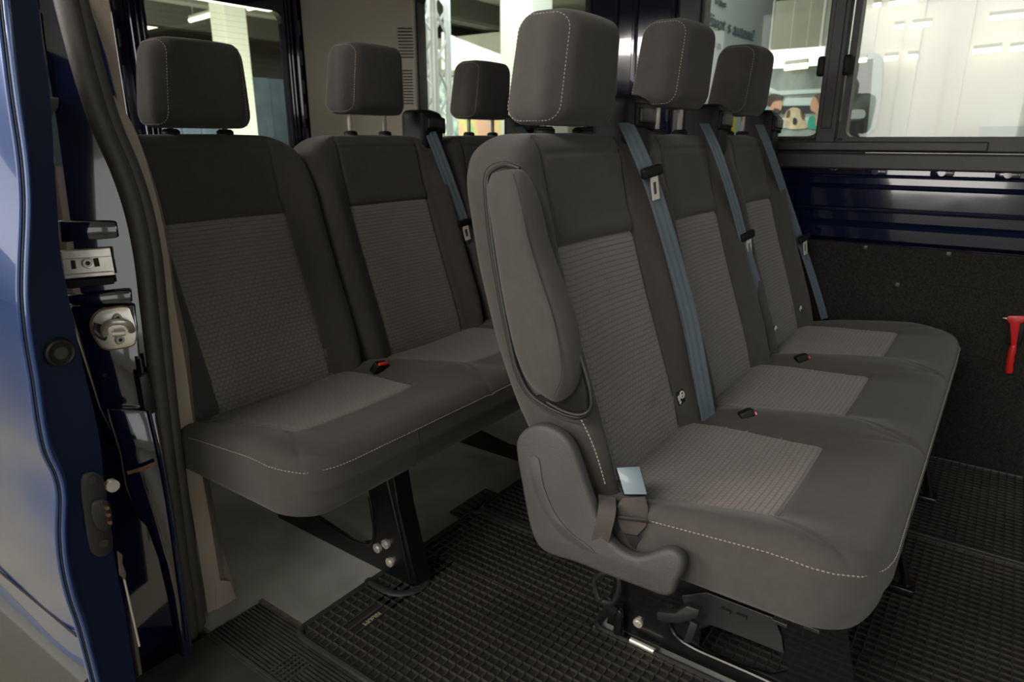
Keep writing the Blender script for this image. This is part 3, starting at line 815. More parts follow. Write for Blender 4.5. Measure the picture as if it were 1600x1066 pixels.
# far side wall with window openings -----------------------------------------
XW = 2.45
def wall_piece(bm, y0, y1, z0, z1, x0=XW, x1=XW+.05): add_box(bm, (x0, y0, z0), (x1, y1, z1))
bm = NB()
wall_piece(bm, -1.9, 3.15, -.06, .93)                     # lower body side
wall_piece(bm, -1.9, 3.15, 1.66, 1.80)
wall_piece(bm, .965, 1.415, .93, 1.66)                    # pillar
wall_piece(bm, 2.30, 3.15, .93, 1.66)
for (z, r, d) in ((.885, .008, .012), (.780, .010, .020), (.700, .012, .030)):   # pressed ribs
    add_tube(bm, [(XW-d*.3, -1.9, z), (XW-d*.3, 1.9, z)], r, 10, flat=((0, 0, 1), .7))
add_prism(bm, [(XW, -1.9, .860), (XW-.018, -1.9, .845), (XW-.018, -1.9, .790), (XW, -1.9, .775)], (0, 3.6, 0))
add_prism(bm, [(XW, -1.9, .745), (XW-.022, -1.9, .725), (XW-.022, -1.9, .690), (XW, -1.9, .675)], (0, 3.6, 0))
for yy in (1.30, 1.22, 1.07):
    add_tube(bm, [(XW-.004, yy, .93), (XW-.004, yy, 1.66)], .010, 8)
ww = struct(obj('wall_right', bm, 'paint'))
bm = NB()
for (u, v) in ((1368, 268), (1472, 270), (1575, 273), (1290, 262)):
    p = PX(u, v, XW-.012); add_cyl(bm, p, p+Vector((-.010, 0, 0)), .010, 14); add_box(bm, p+Vector((-.006, -.030, -.010)), p+Vector((.008, .030, .008)), bev=.003)
place(bm, 'panel_socket', 'paint', ww)
# pillar trim strips
bm = NB(); add_box(bm, (XW-.03, .965, .90), (XW+.01, 1.045, 1.66), bev=.008); struct(obj('trim_3', bm, 'black_satin'))
# window belt trim
bm = NB(); add_box(bm, (XW-.035, -1.9, .958), (XW+.01, .90, .998), bev=.006); add_box(bm, (XW-.030, -1.9, .905), (XW+.01, 1.9, .955), bev=.006)
add_box(bm, (XW-.036, -1.9, .985), (XW-.030, .465, 1.000)); add_box(bm, (XW-.050, .08, .962), (XW-.030, .90, .990), bev=.004)
add_box(bm, (XW-.030, .40, .95), (XW+.01, 1.45, 1.00), bev=.006)
struct(obj('trim_4', bm, 'black_satin'))
# windows: frames with rounded corners + pane
def window(n, y0, y1, z0, z1, r, fw, x=XW-.012, depth=.05, m='black_satin', pane=True):
    def rr(y0, y1, z0, z1, r):
        out = []
        for (cy, cz, a0) in ((y1-r, z1-r, 0), (y0+r, z1-r, 90), (y0+r, z0+r, 180), (y1-r, z0+r, 270)):
            for k in range(7): a = math.radians(a0+15*k); out.append(Vector((x, cy+r*math.cos(a), cz+r*math.sin(a))))
        return out
    bm = NB(); add_prism(bm, rr(y0-fw, y1+fw, z0-fw, z1+fw, r+fw*.3), (depth, 0, 0), hole=rr(y0, y1, z0, z1, r))
    f = struct(obj('window_%d' % n, bm, m))
    bm = NB(); add_prism(bm, rr(y0-.003, y1+.003, z0-.003, z1+.003, r), (.004, 0, 0))
    for v in bm.verts: v.co.x += depth*.55
    place(bm, 'pane', 'glass', f, False)
    return f
window(1, -1.4, .462, 1.004, 1.62, .020, .02)
w2 = window(2, .535, .955, 1.006, 1.62, .045, .03)
window(3, 1.425, 2.29, .985, 1.62, .06, .02, m='blackmetal')
# divider bar with the slider latch
bm = NB(); add_box(bm, (XW-.045, .487, .962), (XW+.0, .545, 1.66), bev=.004); add_box(bm, (XW-.052, .500, 1.03), (XW-.045, .530, 1.66), bev=.002)
d = struct(obj('trim_5', bm, 'black_satin'))
for (y, s) in ((.553, 1), (.478, -1)):
    bm = NB(); add_box(bm, (XW-.050, y-.012, 1.185), (XW-.030, y+.012, 1.245), bev=.009, seg=3); place(bm, 'slider_latch', 'black_plastic', d)
# carpet lining below
bm = NB(); add_box(bm, (XW-.012, -1.9, -.01), (XW-.0005, 1.95, .672)); lin = tag(obj('side_lining', bm, 'carpet'), 'dark grey carpet lining covering the lower far side wall', 'wall lining')
bm = NB(); add_tube(bm, smooth_path([(XW-.013, -.6, .54), (XW-.013, -.05, .565), (XW-.013, .25, .575), (XW-.013, .6, .59)], 6), .0016, 6); place(bm, 'lining_crease', 'carpet', lin)
for (u, v) in ((1352, 387), (1482, 397), (1402, 445)):
    bm = rbox((.003, .0075, .0075), .0028, (4, 6, 6), lambda q, c=PX(u, v, XW-.0135): q+c); place(bm, 'screw_head', 'greymetal', lin)
# emergency hammer on the lining
hp = PX(1585, 530, XW-.03)
ham = thing('emergency_hammer', hp, 'red emergency glass hammer with silver tip on the far side lining', 'hammer')
bm = NB(); k = lambda u, v, x=XW-.034: PX(u, v, x)
add_prism(bm, [k(1574, 494), k(1602, 494), k(1602, 503), k(1594, 506), k(1588, 540), k(1580, 540), k(1578, 506), k(1574, 502)], (.014, 0, 0), bev=.002)
place(bm, 'hammer_head', 'redplastic', ham)
bm = NB(); add_cyl(bm, k(1574, 498, XW-.027), k(1567, 497, XW-.027), .0035, 10, .001); place(bm, 'steel_tip', 'steel', ham)
bm = NB(); add_tube(bm, [k(1585, 535, XW-.026), k(1583, 543, XW-.026), k(1581, 552, XW-.026), k(1580, 556, XW-.026), k(1579, 564, XW-.026), k(1578, 568, XW-.026), k(1577, 578, XW-.026), k(1577, 583, XW-.026)], [.006, .009, .0105, .009, .0108, .009, .0108, .008], 12)
place(bm, 'grip', 'redplastic', ham)
bm = NB(); add_box(bm, hp+Vector((.006, -.018, -.02)), hp+Vector((.020, .018, .05)), bev=.003); place(bm, 'holder', 'black_plastic', ham)

# rear corner trim (cream) with vents -----------------------------------------
bm = NB(); add_box(bm, (XW-.03, 2.30, .30), (XW+.0, 3.08, 1.70), bev=.012, seg=3); ct = struct(obj('trim_6', bm, 'cream'))
def slots(v0, v1, n):
    a0, a1 = PX(621, v0, XW-.031), PX(644, v0, XW-.031); b0, b1 = PX(624, v1, XW-.031), PX(646, v1, XW-.031)
    bm = NB()
    for i in range(n):
        t = (i+.5)/n; p = a0.lerp(b0, t); q = a1.lerp(b1, t); add_tube(bm, [p, q], .0028, 6)
    return bm
for (v0, v1, n) in ((42, 92, 10), (108, 164, 12)):
    bm = slots(v0, v1, n); place(bm, 'vent_slots', 'slot', ct)
# rear doors -------------------------------------------------------------------
YR = 3.10
def rear_door(n, x0, x1):
    bm = NB()
    y = YR
    o_ = [(x0, y, -.05), (x1, y, -.05), (x1, y, 1.72), (x0, y, 1.72)]
    wx0, wx1 = x0+.085, x1-.125
    h = []
    for (cx_, cz, a0) in ((wx1-.05, 1.60-.05, 0), (wx0+.05, 1.60-.05, 90), (wx0+.05, .90+.05, 180), (wx1-.05, .90+.05, 270)):
        for k_ in range(5): a = math.radians(a0+22.5*k_); h.append(Vector((cx_+.05*math.cos(a), y, cz+.05*math.sin(a))))
    add_prism(bm, [Vector(p) for p in o_], (0, .04, 0), hole=h)
    for xx in (x0+.018, x0+.045, x0+.068, x1-.105, x1-.085): add_tube(bm, [(xx, y-.004, .05), (xx, y-.004, 1.68)], .006, 8)
    add_tube(bm, [(x1-.055, y-.01, .05), (x1-.055, y-.01, 1.68)], .012, 8)
    dd = struct(obj('door_%d' % n, bm, 'paint'))
    bm = NB(); add_prism(bm, [p*1.0 for p in h], (0, .004, 0)); 
    for v in bm.verts: v.co.y += .02
    place(bm, 'pane', 'glass', dd, False)
    bm = NB()
    for i in range(26): z = .93+i*.025; add_box(bm, (wx0, y+.0225, z), (wx1, y+.0232, z+.0006))
    place(bm, 'heater_lines', 'darkbeam', dd, False)
    bm = NB()
    for z in (.98, 1.10, 1.22, 1.36, 1.5): add_box(bm, (x1-.050, y-.024, z), (x1-.040, y-.018, z+.07), bev=.002)
    place(bm, 'hinge_cover_clip', 'greymetal', dd, False)
    return dd
rear_door(1, 1.55, 2.45); rear_door(2, .62, 1.545)
bm = NB(); add_box(bm, (.62, -1.95, -.06), (2.45, -1.9, 1.02)); add_box(bm, (.62, -1.95, 1.60), (2.45, -1.9, 1.78)); struct(obj('cab_light_block', bm, 'headliner'))  # unseen stand-in for cab seats and dash, added to block front light
# near side wall behind the opening, roof
bm = NB(); add_box(bm, (.60, 1.34, -.05), (.645, 3.15, .95)); add_box(bm, (.60, 1.34, 1.62), (.645, 3.15, 1.78)); add_box(bm, (.60, 1.34, .95), (.645, 1.55, 1.62)); add_box(bm, (.60, 2.9, .95), (.645, 3.15, 1.62)); struct(obj('wall_left', bm, 'beige'))
bm = NB(); add_box(bm, (.58, -1.9, 1.76), (2.50, 3.15, 1.80)); struct(obj('ceiling', bm, 'headliner'))
bm = NB(); add_box(bm, (.50, -1.9, 1.68), (.62, 1.45, 1.80), bev=.01); struct(obj('trim_7', bm, 'paint'))

# pillar by the opening -----------------------------------------------------------
YP = 1.29
JN = Vector((-.46, -.86, .10)).normalized()
def PJ(u, v, y):
    d = ray(u, v); q0 = Vector((.56, y, .6)); return O + d*((q0-O).dot(JN)/d.dot(JN))
bm = NB()
up = [(55, -20), (130, -20), (170, 100), (205, 240), (228, 400), (240, 560), (255, 700), (180, 700), (150, 600), (120, 420), (90, 200)]
add_prism(bm, [PJ(u, v, YP) for u, v in up], (0, .03, 0))
add_prism(bm, [PJ(u, v, YP-.018) for u, v in [(96, 345), (182, 345), (186, 372), (98, 380)]], (0, .03, 0), bev=.004)      # pressed bead
add_prism(bm, [PJ(u, v, YP-.022) for u, v in [(108, 462), (205, 452), (207, 476), (112, 478)]], (0, .03, 0), bev=.004)
add_prism(bm, [PJ(u, v, YP-.012) for u, v in [(112, 480), (212, 474), (222, 580), (232, 650), (245, 700), (190, 705), (160, 640), (125, 520)]], (0, .03, 0), bev=.005)
low = [(172, 640), (242, 640), (258, 720), (272, 800), (286, 900), (300, 1000), (310, 1080), (290, 1080), (284, 1010), (272, 940), (258, 880), (240, 830), (212, 800), (200, 760), (192, 710)]
add_prism(bm, [PJ(u, v, YP-.03) for u, v in low], (0, .03, 0), bev=.004)
add_prism(bm, [PJ(u, v, YP+.05) for u, v in [(100, 500), (232, 500), (256, 700), (292, 1000), (300, 1100), (170, 1100)]], (0, .02, 0))
add_tube(bm, smooth_path([PJ(u, v, YP-.032) for u, v in [(218, 560), (232, 640), (250, 720), (264, 800), (278, 900), (292, 1000)]], 5), .004, 8)
jamb = struct(obj('trim_8', bm, 'paint', smooth=True))
bm = NB()
add_prism(bm, [PJ(u, v, YP-.014) for u, v in [(36, -10), (58, -10), (74, 148), (60, 148), (48, 90)]], (0, .012, 0), bev=.003)
add_prism(bm, [PJ(u, v, YP-.020) for u, v in [(54, 150), (94, 152), (92, 168), (72, 196), (66, 210), (60, 185)]], (0, .014, 0), bev=.003)
add_prism(bm, [PJ(u, v, YP-.014) for u, v in [(55, 15), (62, 15), (78, 148), (72, 148)]], (0, .004, 0))
tag(obj('door_track_cover', bm, 'black_satin'), 'black plastic strip and end cap at the top of the door pillar', 'plastic cover')
bm = NB(); add_prism(bm, [PJ(u, v, YP-.0445) for u, v in [(198, 737), (222, 730), (242, 722), (244, 727), (222, 736), (200, 742)]], (0, .001, 0)); place(bm, 'rust_spot', 'rust', jamb, False)
for (u, v) in ((138, 505), (146, 535), (162, 586), (211, 580)):
    bm = NB(); p = PJ(u, v, YP-.013); add_cyl(bm, p, p+Vector((0, -.003, 0)), .0035, 10); place(bm, 'spot_weld', 'paint', jamb)
# steel roller track
trk = thing('door_track', PJ(135, 412, YP-.03), 'bright steel sliding door track bracket on the navy pillar', 'door track')
q = lambda u, v, d=0: PJ(u, v, YP-.03-d)
bm = NB(); add_prism(bm, [q(95, 393), q(172, 388), q(180, 430), q(102, 436)], (0, .02, 0), bev=.001)
add_prism(bm, [q(95, 393, .008), q(172, 387, .008), q(174, 401, .008), q(96, 406, .008)], (0, .01, 0), bev=.0015)
add_prism(bm, [q(101, 430, .010), q(177, 424, .010), q(178, 430, .010), q(102, 436, .010)], (0, .012, 0), bev=.001)
place(bm, 'track_rail', 'steel', trk, False)
bm = NB(); add_prism(bm, [q(110, 407, .0005), q(117, 407, .0005), q(119, 420, .0005), q(112, 421, .0005)], (0, -.001, 0)); place(bm, 'rail_slot', 'slot', trk, False); bm = NB(); add_prism(bm, [q(145, 404, .0005), q(153, 403, .0005), q(156, 416, .0005), q(148, 417, .0005)], (0, -.001, 0))
place(bm, 'rail_slot', 'slot', trk, False)
bm = NB(); c_ = q(135, 411); add_cyl(bm, c_, c_+Vector((0, -.005, 0)), .0085, 24); add_tube(bm, [c_+Vector((.0085*math.cos(a), -.005, .0085*math.sin(a))) for a in [2*PI*k_/20 for k_ in range(20)]], .0012, 6, closed=True)
b_ = place(bm, 'bolt', 'steel', trk); bm = NB(); add_cyl(bm, c_+Vector((0, -.004, 0)), c_+Vector((0, -.0058, 0)), .0042, 6); place(bm, 'bolt_socket', 'slot', b_)
bm = NB(); add_prism(bm, [q(102, 438), q(178, 432), q(180, 444), q(108, 452)], (0, .02, 0), bev=.002); place(bm, 'rubber_lip', 'black_plastic', trk, False)
# latch striker
YS = YP-.03
stk = thing('door_striker', PJ(178, 513, YS), 'rounded steel latch striker plate with two screws on the navy pillar', 'striker plate')
s = lambda u, v, d=0: PJ(u, v, YS-d)
outp = smooth_path([s(152, 490), (s(165, 484)), s(198, 480), s(206, 492), s(212, 512), s(212, 532), s(204, 541), s(172, 546), s(158, 540), s(146, 520), s(144, 503)], 4, True)
bm = NB(); add_prism(bm, outp, (0, .004, 0), bev=.0012); place(bm, 'plate', 'steel', stk)
rim = [s(178, 513)+(p-s(178, 513))*1.06+Vector((0, .003, 0)) for p in outp]
bm = NB(); add_prism(bm, rim, (0, .002, 0)); place(bm, 'rust_edge', 'rust', stk, False)
bm = NB(); bp_ = smooth_path([s(164, 523, .002), s(163, 512, .018), s(172, 505, .026), s(190, 503, .026), s(202, 508, .018), s(206, 517, .002)], 6); add_tube(bm, bp_, .0062, 12, flat=((0, 1, 0), .8)); place(bm, 'latch_loop', 'steel', stk)
bm = NB(); add_tube(bm, [s(176, 522, .022), s(196, 520, .022)], .0052, 12); place(bm, 'latch_pin', 'chrome', stk)
bm = NB(); add_tube(bm, smooth_path([s(154, 506, .0018), s(152, 516, .0018), s(158, 524, .0018), s(166, 527, .0018)], 5), .007, 8, flat=((0, 1, 0), .2)); place(bm, 'pressed_hollow', 'greymetal', stk)
for (u, v) in ((183, 497), (187, 531)):
    bm = NB(); p = s(u, v, .001); add_cyl(bm, p, p+Vector((0, -.003, 0)), .0088, 24, .0075); sc_ = place(bm, 'screw', 'steel', stk)
    bm = NB(); add_cyl(bm, p+Vector((0, -.0032, 0)), p+Vector((0, -.0036, 0)), .0035, 6); place(bm, 'screw_socket', 'slot', sc_, False)
# door seal: two-lobed rubber tube following the pillar
sealp = [(105, -30), (122, 40), (140, 110), (165, 190), (197, 265), (218, 330), (232, 400), (241, 480), (252, 580), (264, 680), (279, 790), (291, 880), (304, 970), (314, 1090)]
bm = NB()
rs = []
def seal_off(u, v, du, y): return PY(u+du, v, y)
A1 = smooth_path([seal_off(u, v, -9+ (v/1066)*2, 1.262) for u, v in sealp], 5)
A2 = smooth_path([seal_off(u, v, 9- (v/1066)*2, 1.268) for u, v in sealp], 5)
n_ = len(A1)
add_tube(bm, A1, [.0185-.005*i/n_ for i in range(n_)], 14); add_tube(bm, A2, [.0165-.004*i/n_ for i in range(n_)], 14)
tag(obj('door_seal', bm, 'seal', smooth=True), 'long grey rubber door seal running down the edge of the opening', 'door seal')
# beige pillar trim behind the seal
L1 = [(160, 150), (192, 205), (218, 300), (240, 400), (252, 500), (266, 600), (282, 700), (300, 800), (316, 900), (332, 1010)]
L2 = [(178, 150), (212, 205), (246, 300), (264, 380), (272, 440), (292, 530), (300, 600), (314, 690), (325, 740), (346, 850), (372, 930), (383, 966)]
P1 = smooth_path([PY(u, v, 1.285) for u, v in L1+[(334, 1020), (336, 1030)]], 5); P2 = smooth_path([PY(u, v, 1.315) for u, v in L2], 5)
P2 = [p if i > 5 else p for i, p in enumerate(P2)]
Pm = [a.lerp(b, .55)+Vector((0, -.020, 0)) for a, b in zip(P1, P2)]
bm = NB(); add_strip(bm, P1, Pm); add_strip(bm, Pm, P2); add_strip(bm, P2, [p+Vector((.015, .16, 0)) for p in P2])
bmesh.ops.remove_doubles(bm, verts=bm.verts[:], dist=.0005)
tr = obj('trim_9', bm, 'beige', smooth=True); struct(tr)
bm = NB(); add_prism(bm, [PY(u, v, 1.245) for u, v in [(218, 590), (232, 582), (246, 640), (240, 648), (226, 640)]], (0, .02, 0), bev=.003); place(bm, 'seal_clip', 'black_satin', tr)
bm = NB(); add_prism(bm, [PY(u, v, 1.28) for u, v in [(338, 905), (362, 908), (381, 960), (360, 985), (336, 1000)]], (0, .03, 0), bev=.006); place(bm, 'foot_cap', 'beige', tr)

# sliding door slid back (its leading edge towards us) --------------------------------
door = thing('sliding_door', (.40, 1.10, -.3), 'blue metallic sliding door slid open beside the pillar, grey cladding below', 'van door')
hem = [(8, -20), (14, 40), (27, 150), (40, 240), (45, 300), (45, 350), (42, 420), (42, 470), (48, 530), (58, 590), (68, 660), (78, 705), (94, 740), (101, 775), (100, 830), (104, 880), (115, 930), (130, 975), (142, 1020), (160, 1090)]
hp_ = smooth_path([PY(u, v, 1.10) for u, v in hem], 6)
ed = [(58, -20), (66, 60), (78, 150), (84, 240), (90, 330), (94, 390), (100, 430), (108, 470), (115, 500), (123, 540), (134, 590), (146, 640), (156, 690), (161, 740), (164, 790), (173, 840), (184, 900), (194, 950), (202, 1000), (216, 1090)]
ep_ = smooth_path([PY(u, v, 1.112) for u, v in ed], 6)
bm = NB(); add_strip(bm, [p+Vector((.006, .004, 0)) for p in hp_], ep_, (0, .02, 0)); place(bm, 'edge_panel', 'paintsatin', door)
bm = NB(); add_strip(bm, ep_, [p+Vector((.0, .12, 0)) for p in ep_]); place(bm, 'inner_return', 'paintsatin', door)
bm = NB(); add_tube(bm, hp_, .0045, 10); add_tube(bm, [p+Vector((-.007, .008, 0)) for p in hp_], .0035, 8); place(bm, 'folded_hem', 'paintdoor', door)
bm = NB(); add_tube(bm, [p+Vector((-.0045, .002, 0)) for p in hp_], .0018, 6); place(bm, 'hem_groove', 'black_plastic', door)
# outer skin: extruded rearwards with gentle tumblehome
bm = NB(); rows = []
for j in range(15):
    t = j/14; dy = .006+t*.95
    rows.append([bm.verts.new(Vector((p.x-.012*math.sin(min(1, t*6)*PI/2)-.010*t, p.y+dy, p.z))) for p in
        [Vector((h.x-(h.x-.345)*.6*sstep(0, .15, t), h.y, h.z)) for h in hp_]])
for a, b in zip(rows[:-1], rows[1:]):
    for i in range(len(a)-1): bm.faces.new((a[i], a[i+1], b[i+1], b[i]))
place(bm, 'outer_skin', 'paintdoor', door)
zc_ = PX(100, 970, .335).z
bm = NB(); add_tube(bm, [(.332, 1.125, .215), (.322, 1.5, .215), (.315, 2.0, .215)], .0022, 8); place(bm, 'crease_line', 'black_plastic', door)
bm = NB()
zt = PX(120, 1040, .33).z
add_prism(bm, [(.345, 1.115, zt), (.322, 1.115, zt-.012), (.312, 1.115, zt-.10), (.312, 1.115, zt-.35), (.345, 1.115, zt-.35)], (-.03, 1.0, 0), bev=.004); place(bm, 'lower_cladding', 'cladding', door)
# round rubber buffer
c_ = PY(91, 550, 1.108)
bm = NB(); add_cyl(bm, c_, c_+Vector((0, -.010, 0)), .0225, 28, .019); add_tube(bm, [c_+Vector((.0175*math.cos(a), -.010, .0175*math.sin(a))) for a in [2*PI*k_/28 for k_ in range(28)]], .003, 8, closed=True)
bf = place(bm, 'rubber_buffer', 'black_plastic', door)
bm = NB(); add_cyl(bm, c_+Vector((0, -.009, 0)), c_+Vector((0, -.0108, 0)), .0095, 20); place(bm, 'buffer_hole', 'slot', bf)
# contact plate with screws and copper pins
e_ = lambda u, v, d=0: PY(u, v, 1.108-d)
cp = smooth_path([e_(124, 750), e_(140, 736), e_(156, 742), e_(163, 760), e_(168, 800), e_(175, 850), e_(166, 866), e_(150, 868), e_(138, 855), e_(130, 810)], 4, True)
bm = NB(); add_prism(bm, cp, (0, -.006, 0), bev=.002); con = place(bm, 'contact_plate', 'black_satin', door)
bm = NB(); add_prism(bm, smooth_path([e_(142, 785, .006), e_(154, 778, .006), e_(166, 782, .006), e_(172, 800, .006), e_(172, 820, .006), e_(158, 828, .006), e_(146, 820, .006), e_(140, 800, .006)], 3, True), (0, -.009, 0), bev=.003); place(bm, 'contact_housing', 'black_satin', con)
for v in (793, 804, 816):
    bm = NB(); p = e_(166+(v-793)*.18, v, .014); add_cyl(bm, p, p+Vector((0, -.005, 0)), .0030, 10); place(bm, 'contact_pin', 'copper', con)
for (u, v) in ((142, 750), (161, 849)):
    bm = NB(); p = e_(u, v, .005); add_cyl(bm, p, p+Vector((0, -.003, 0)), .0070, 16); place(bm, 'screw', 'greymetal', con)
bm = NB(); p = e_(172, 757, -.004); add_cyl(bm, p, p+Vector((0, -.012, 0)), .010, 18); place(bm, 'lock_bolt', 'steel', door)
bm = NB(); add_prism(bm, [e_(u, v, 0) for u, v in [(182, 860), (190, 866), (190, 880), (196, 895), (194, 906), (186, 898)]], (0, -.004, 0), bev=.001); place(bm, 'rail_bracket', 'dirt', door)
bm = NB(); add_tube(bm, [e_(194, 905, -.004), e_(218, 1010, -.004)], .0018, 8); place(bm, 'steel_rod', 'steel', door)

# =================================================================== THE HALL OUTSIDE
GZ, CZ = -.62, 3.35
bm = NB(); add_box(bm, (-6.5, -7, GZ-.05), (16, 19, GZ)); struct(obj('floor', bm, 'hallfloor'))
bm = NB(); add_box(bm, (-6.5, -7, CZ), (16, 19, CZ+.05)); struct(obj('ceiling', bm, 'hallceil'))
bm = NB(); add_box(bm, (-6.6, -7, GZ), (-6.5, 19, CZ)); struct(obj('wall_left', bm, 'hallwall'))
bm = NB(); add_box(bm, (-6.5, -7.1, GZ), (16, -7, CZ)); struct(obj('wall_front', bm, 'hallwall'))
# the hall's daylight windows on the door side
M['daylight'] = mat('daylight_window_glass', (.8, .8, .8), .5, emit=(1, .96, .92), estr=1.7)
M['daylight_bright'] = mat('bright_daylight_window_glass', (.8, .8, .8), .5, emit=(1, .96, .92), estr=5.0)
M['front_glow'] = mat('front_glow_pane', (.8, .8, .8), .5, emit=(.93, .96, 1), estr=1.2)
k_ = 4
for (y0, y1) in ((-5.6, -3.2), (-2.6, -.4), (.1, 2.5), (3.4, 5.6), (7.0, 9.5)):
    bm = NB(); add_box(bm, (-6.5, y0, .25), (-6.47, y1, 2.75)); struct(obj('window_%d' % k_, bm, 'daylight_bright' if y0 == .1 else 'daylight')); k_ += 1
for (x0, x1) in ((-5.0, -2.6), (-1.8, .2), (1.0, 3.0)):  # unseen glowing panes added for pillar reflections and a cool tint
    bm = NB(); add_box(bm, (x0, -7, .25), (x1, -6.97, 2.75)); struct(obj('window_%d' % k_, bm, 'front_glow')); k_ += 1
bm = NB(); add_box(bm, (-6.5, 19, GZ), (16, 19.1, CZ)); struct(obj('wall_back', bm, 'hallgreen'))
bm = NB(); add_box(bm, (16, -7, GZ), (16.1, 19, CZ)); struct(obj('wall_right', bm, 'hallgreen'))
# white partition wall opposite the right-hand window
bm = NB(); add_box(bm, (6.0, -7, GZ), (6.15, 1.22, CZ))
for yv in (1.02, .72, .42, -.25): add_box(bm, (5.97, yv, GZ), (6.0, yv+.10, CZ))
struct(obj('wall_partition', bm, 'hallwall'))
# tube lamps, and lamp reflections built as tubes -----------------------------------------------------------------
def lamp(a, b, label, r=.03, group='tube lamps under the hall ceiling', hang=False):
    a, b = Vector(a), Vector(b)
    t = thing('glowing_tube', (a+b)/2, label, 'lamp', group)
    bm = NB(); add_tube(bm, [a, b], r, 10); place(bm, 'tube', 'tube', t)
    bm = NB(); add_tube(bm, [a+Vector((0, 0, r*1.5)), b+Vector((0, 0, r*1.5))], r*.9, 6); place(bm, 'housing', 'column', t)
    if hang:
        for q4 in (a.lerp(b, .15), a.lerp(b, .85)):
            bm = NB(); add_cyl(bm, q4, (q4.x, q4.y, CZ), .0035, 6); place(bm, 'hanger_rod', 'column', t)
def ceil_lamp(p, q, z, label, r=.035): lamp(PZ(*p, z), PZ(*q, z), label, r, hang=True)
ceil_lamp((222, 45), (250, 39), 3.0, 'leftmost glowing tube lamp seen through the rear door window')
ceil_lamp((297, 32), (333, 22), 3.0, 'middle glowing tube lamp seen through the rear door window')
ceil_lamp((388, 13), (432, 3), 3.0, 'rightmost glowing tube lamp seen through the rear door window')
ceil_lamp((1208, 30), (1270, 21), 3.0, 'upper glowing tube lamp seen past the text banner')
lamp(PX(1226, 106, 8.1), PX(1262, 102, 8.1), 'lower glowing tube lamp seen past the text banner', .03, hang=True)
ceil_lamp((684, 90), (712, 86), 3.0, 'glowing tube lamp beside the white truss', .045)
for i, (p, q2, lb) in enumerate([((1365, 9), (1376, 7), 'shortest tube-shaped lamp reflection at the top left of the white partition'), ((1390, 6), (1431, 1), 'upper tube-shaped lamp reflection near the top of the white partition'),
        ((1397, 43), (1413, 41), 'short tube-shaped lamp reflection left in the second row on the white partition'), ((1425, 40), (1456, 37), 'tube-shaped lamp reflection right in the second row on the white partition'),
        ((1382, 92), (1403, 90), 'short dim tube-shaped lamp reflection left in the third row on the white partition'), ((1418, 89), (1434, 88), 'short dim tube-shaped lamp reflection in the middle of the third row'),
        ((1545, 29), (1604, 23), 'long tube-shaped lamp reflection at the upper right of the white partition'), ((1520, 81), (1565, 76), 'tube-shaped lamp reflection at the right of the white partition, lower row'), ((1577, 77), (1604, 74), 'tube-shaped lamp reflection at the far right edge of the lower row')]):
    lamp(PX(*p, 5.93), PX(*q2, 5.93), lb, .017, 'lamp reflections built as glowing tubes along the white partition')  # reflections of hall lamps, built as glowing tubes before the wall
# column and structures seen through the rear window
def column(x, y, w, label, m='column'):
    bm = NB(); add_box(bm, (x-w/2, y-w/2, GZ), (x+w/2, y+w/2, CZ), bev=.02); tag(obj('hall_column', bm, m), label, 'column')
pc = PY(370, 150, 9.0); column(pc.x, 9.0, .34, 'pale square column seen through the rear door window')
pc = PX(822, 100, 7.2); column(7.2, pc.y, .45, 'broad white column seen behind the front bench headrest')
bm = NB(); p0 = PY(385, 118, 12.0); add_box(bm, (2.0, 12.0, GZ), (12.0, 12.12, p0.z-.02)); fence = tag(obj('dark_fence', bm, 'container'), 'dark blue-grey panel fence beyond the rear door window', 'fence')
bm = NB()
for i in range(28): add_box(bm, (2.0+.36*i, 11.97, GZ), (2.06+.36*i, 12.0, p0.z-.02))
place(bm, 'fence_ribs', 'container', fence, False)
bm = NB(); add_box(bm, (1.0, 14.0, .9), (14, 14.3, 2.1)); tag(obj('pale_hoarding', bm, 'hallwall'), 'pale hoarding above the dark fence at the end of the hall', 'hoarding')
bm = NB()
for (y, x0, x1) in ((8.3, 1, 14), (10.5, 1, 14), (13, 1, 14)): add_box(bm, (x0, y, 2.95), (x1, y+.25, CZ))
struct(obj('trim_10', bm, 'darkbeam'))
bm = NB(); add_box(bm, (6.6, 1.4, 2.55), (15, 1.7, CZ)); add_box(bm, (11.0, 1.5, 2.2), (11.4, 12, 2.9)); struct(obj('trim_11', bm, 'hallceil'))
# bright soffit light seen through two windows
def board(name, pts, thick, m, label, cat, group=None):
    bm = NB(); add_prism(bm, pts, thick); return tag(obj(name, bm, m), label, cat, group)
XS = 11.0
board('soffit_light', [PX(690, 50, XS), PX(800, 92, XS), PX(800, 118, XS), PX(690, 108, XS)], (.1, 0, 0), 'panel_light', 'bright white light soffit seen behind the truss', 'light panel')
board('soffit_light', [PX(1188, 80, 9.0), PX(1296, 72, 9.0), PX(1296, 100, 9.0), PX(1188, 108, 9.0)], (.1, 0, 0), 'panel_light', 'bright white light soffit seen above the people poster', 'light panel')
for b_, u_ in ((bpy.data.objects['soffit_light'], (700, 780)), (bpy.data.objects['soffit_light.001'], (1200, 1280))):
    xx = XS if u_[0] < 1000 else 9.0
    for k_ in u_:
        p = PX(k_, 80, xx); bm = NB(); add_cyl(bm, (xx+.05, p.y, p.z), (xx+.05, p.y, CZ), .02, 8); o_ = obj('hanger_rod', bm, 'column'); o_.parent = b_
board('mural_panel', [PX(675, 120, 8.0), PX(812, 120, 8.0), PX(812, 120, 8.0)+Vector((0, 0, GZ-PX(812, 120, 8.0).z)), PX(675, 120, 8.0)+Vector((0, 0, GZ-PX(675, 120, 8.0).z))], (.06, 0, 0), 'rain', 'blue-green blurred mural panel behind the third rear headrest', 'mural')
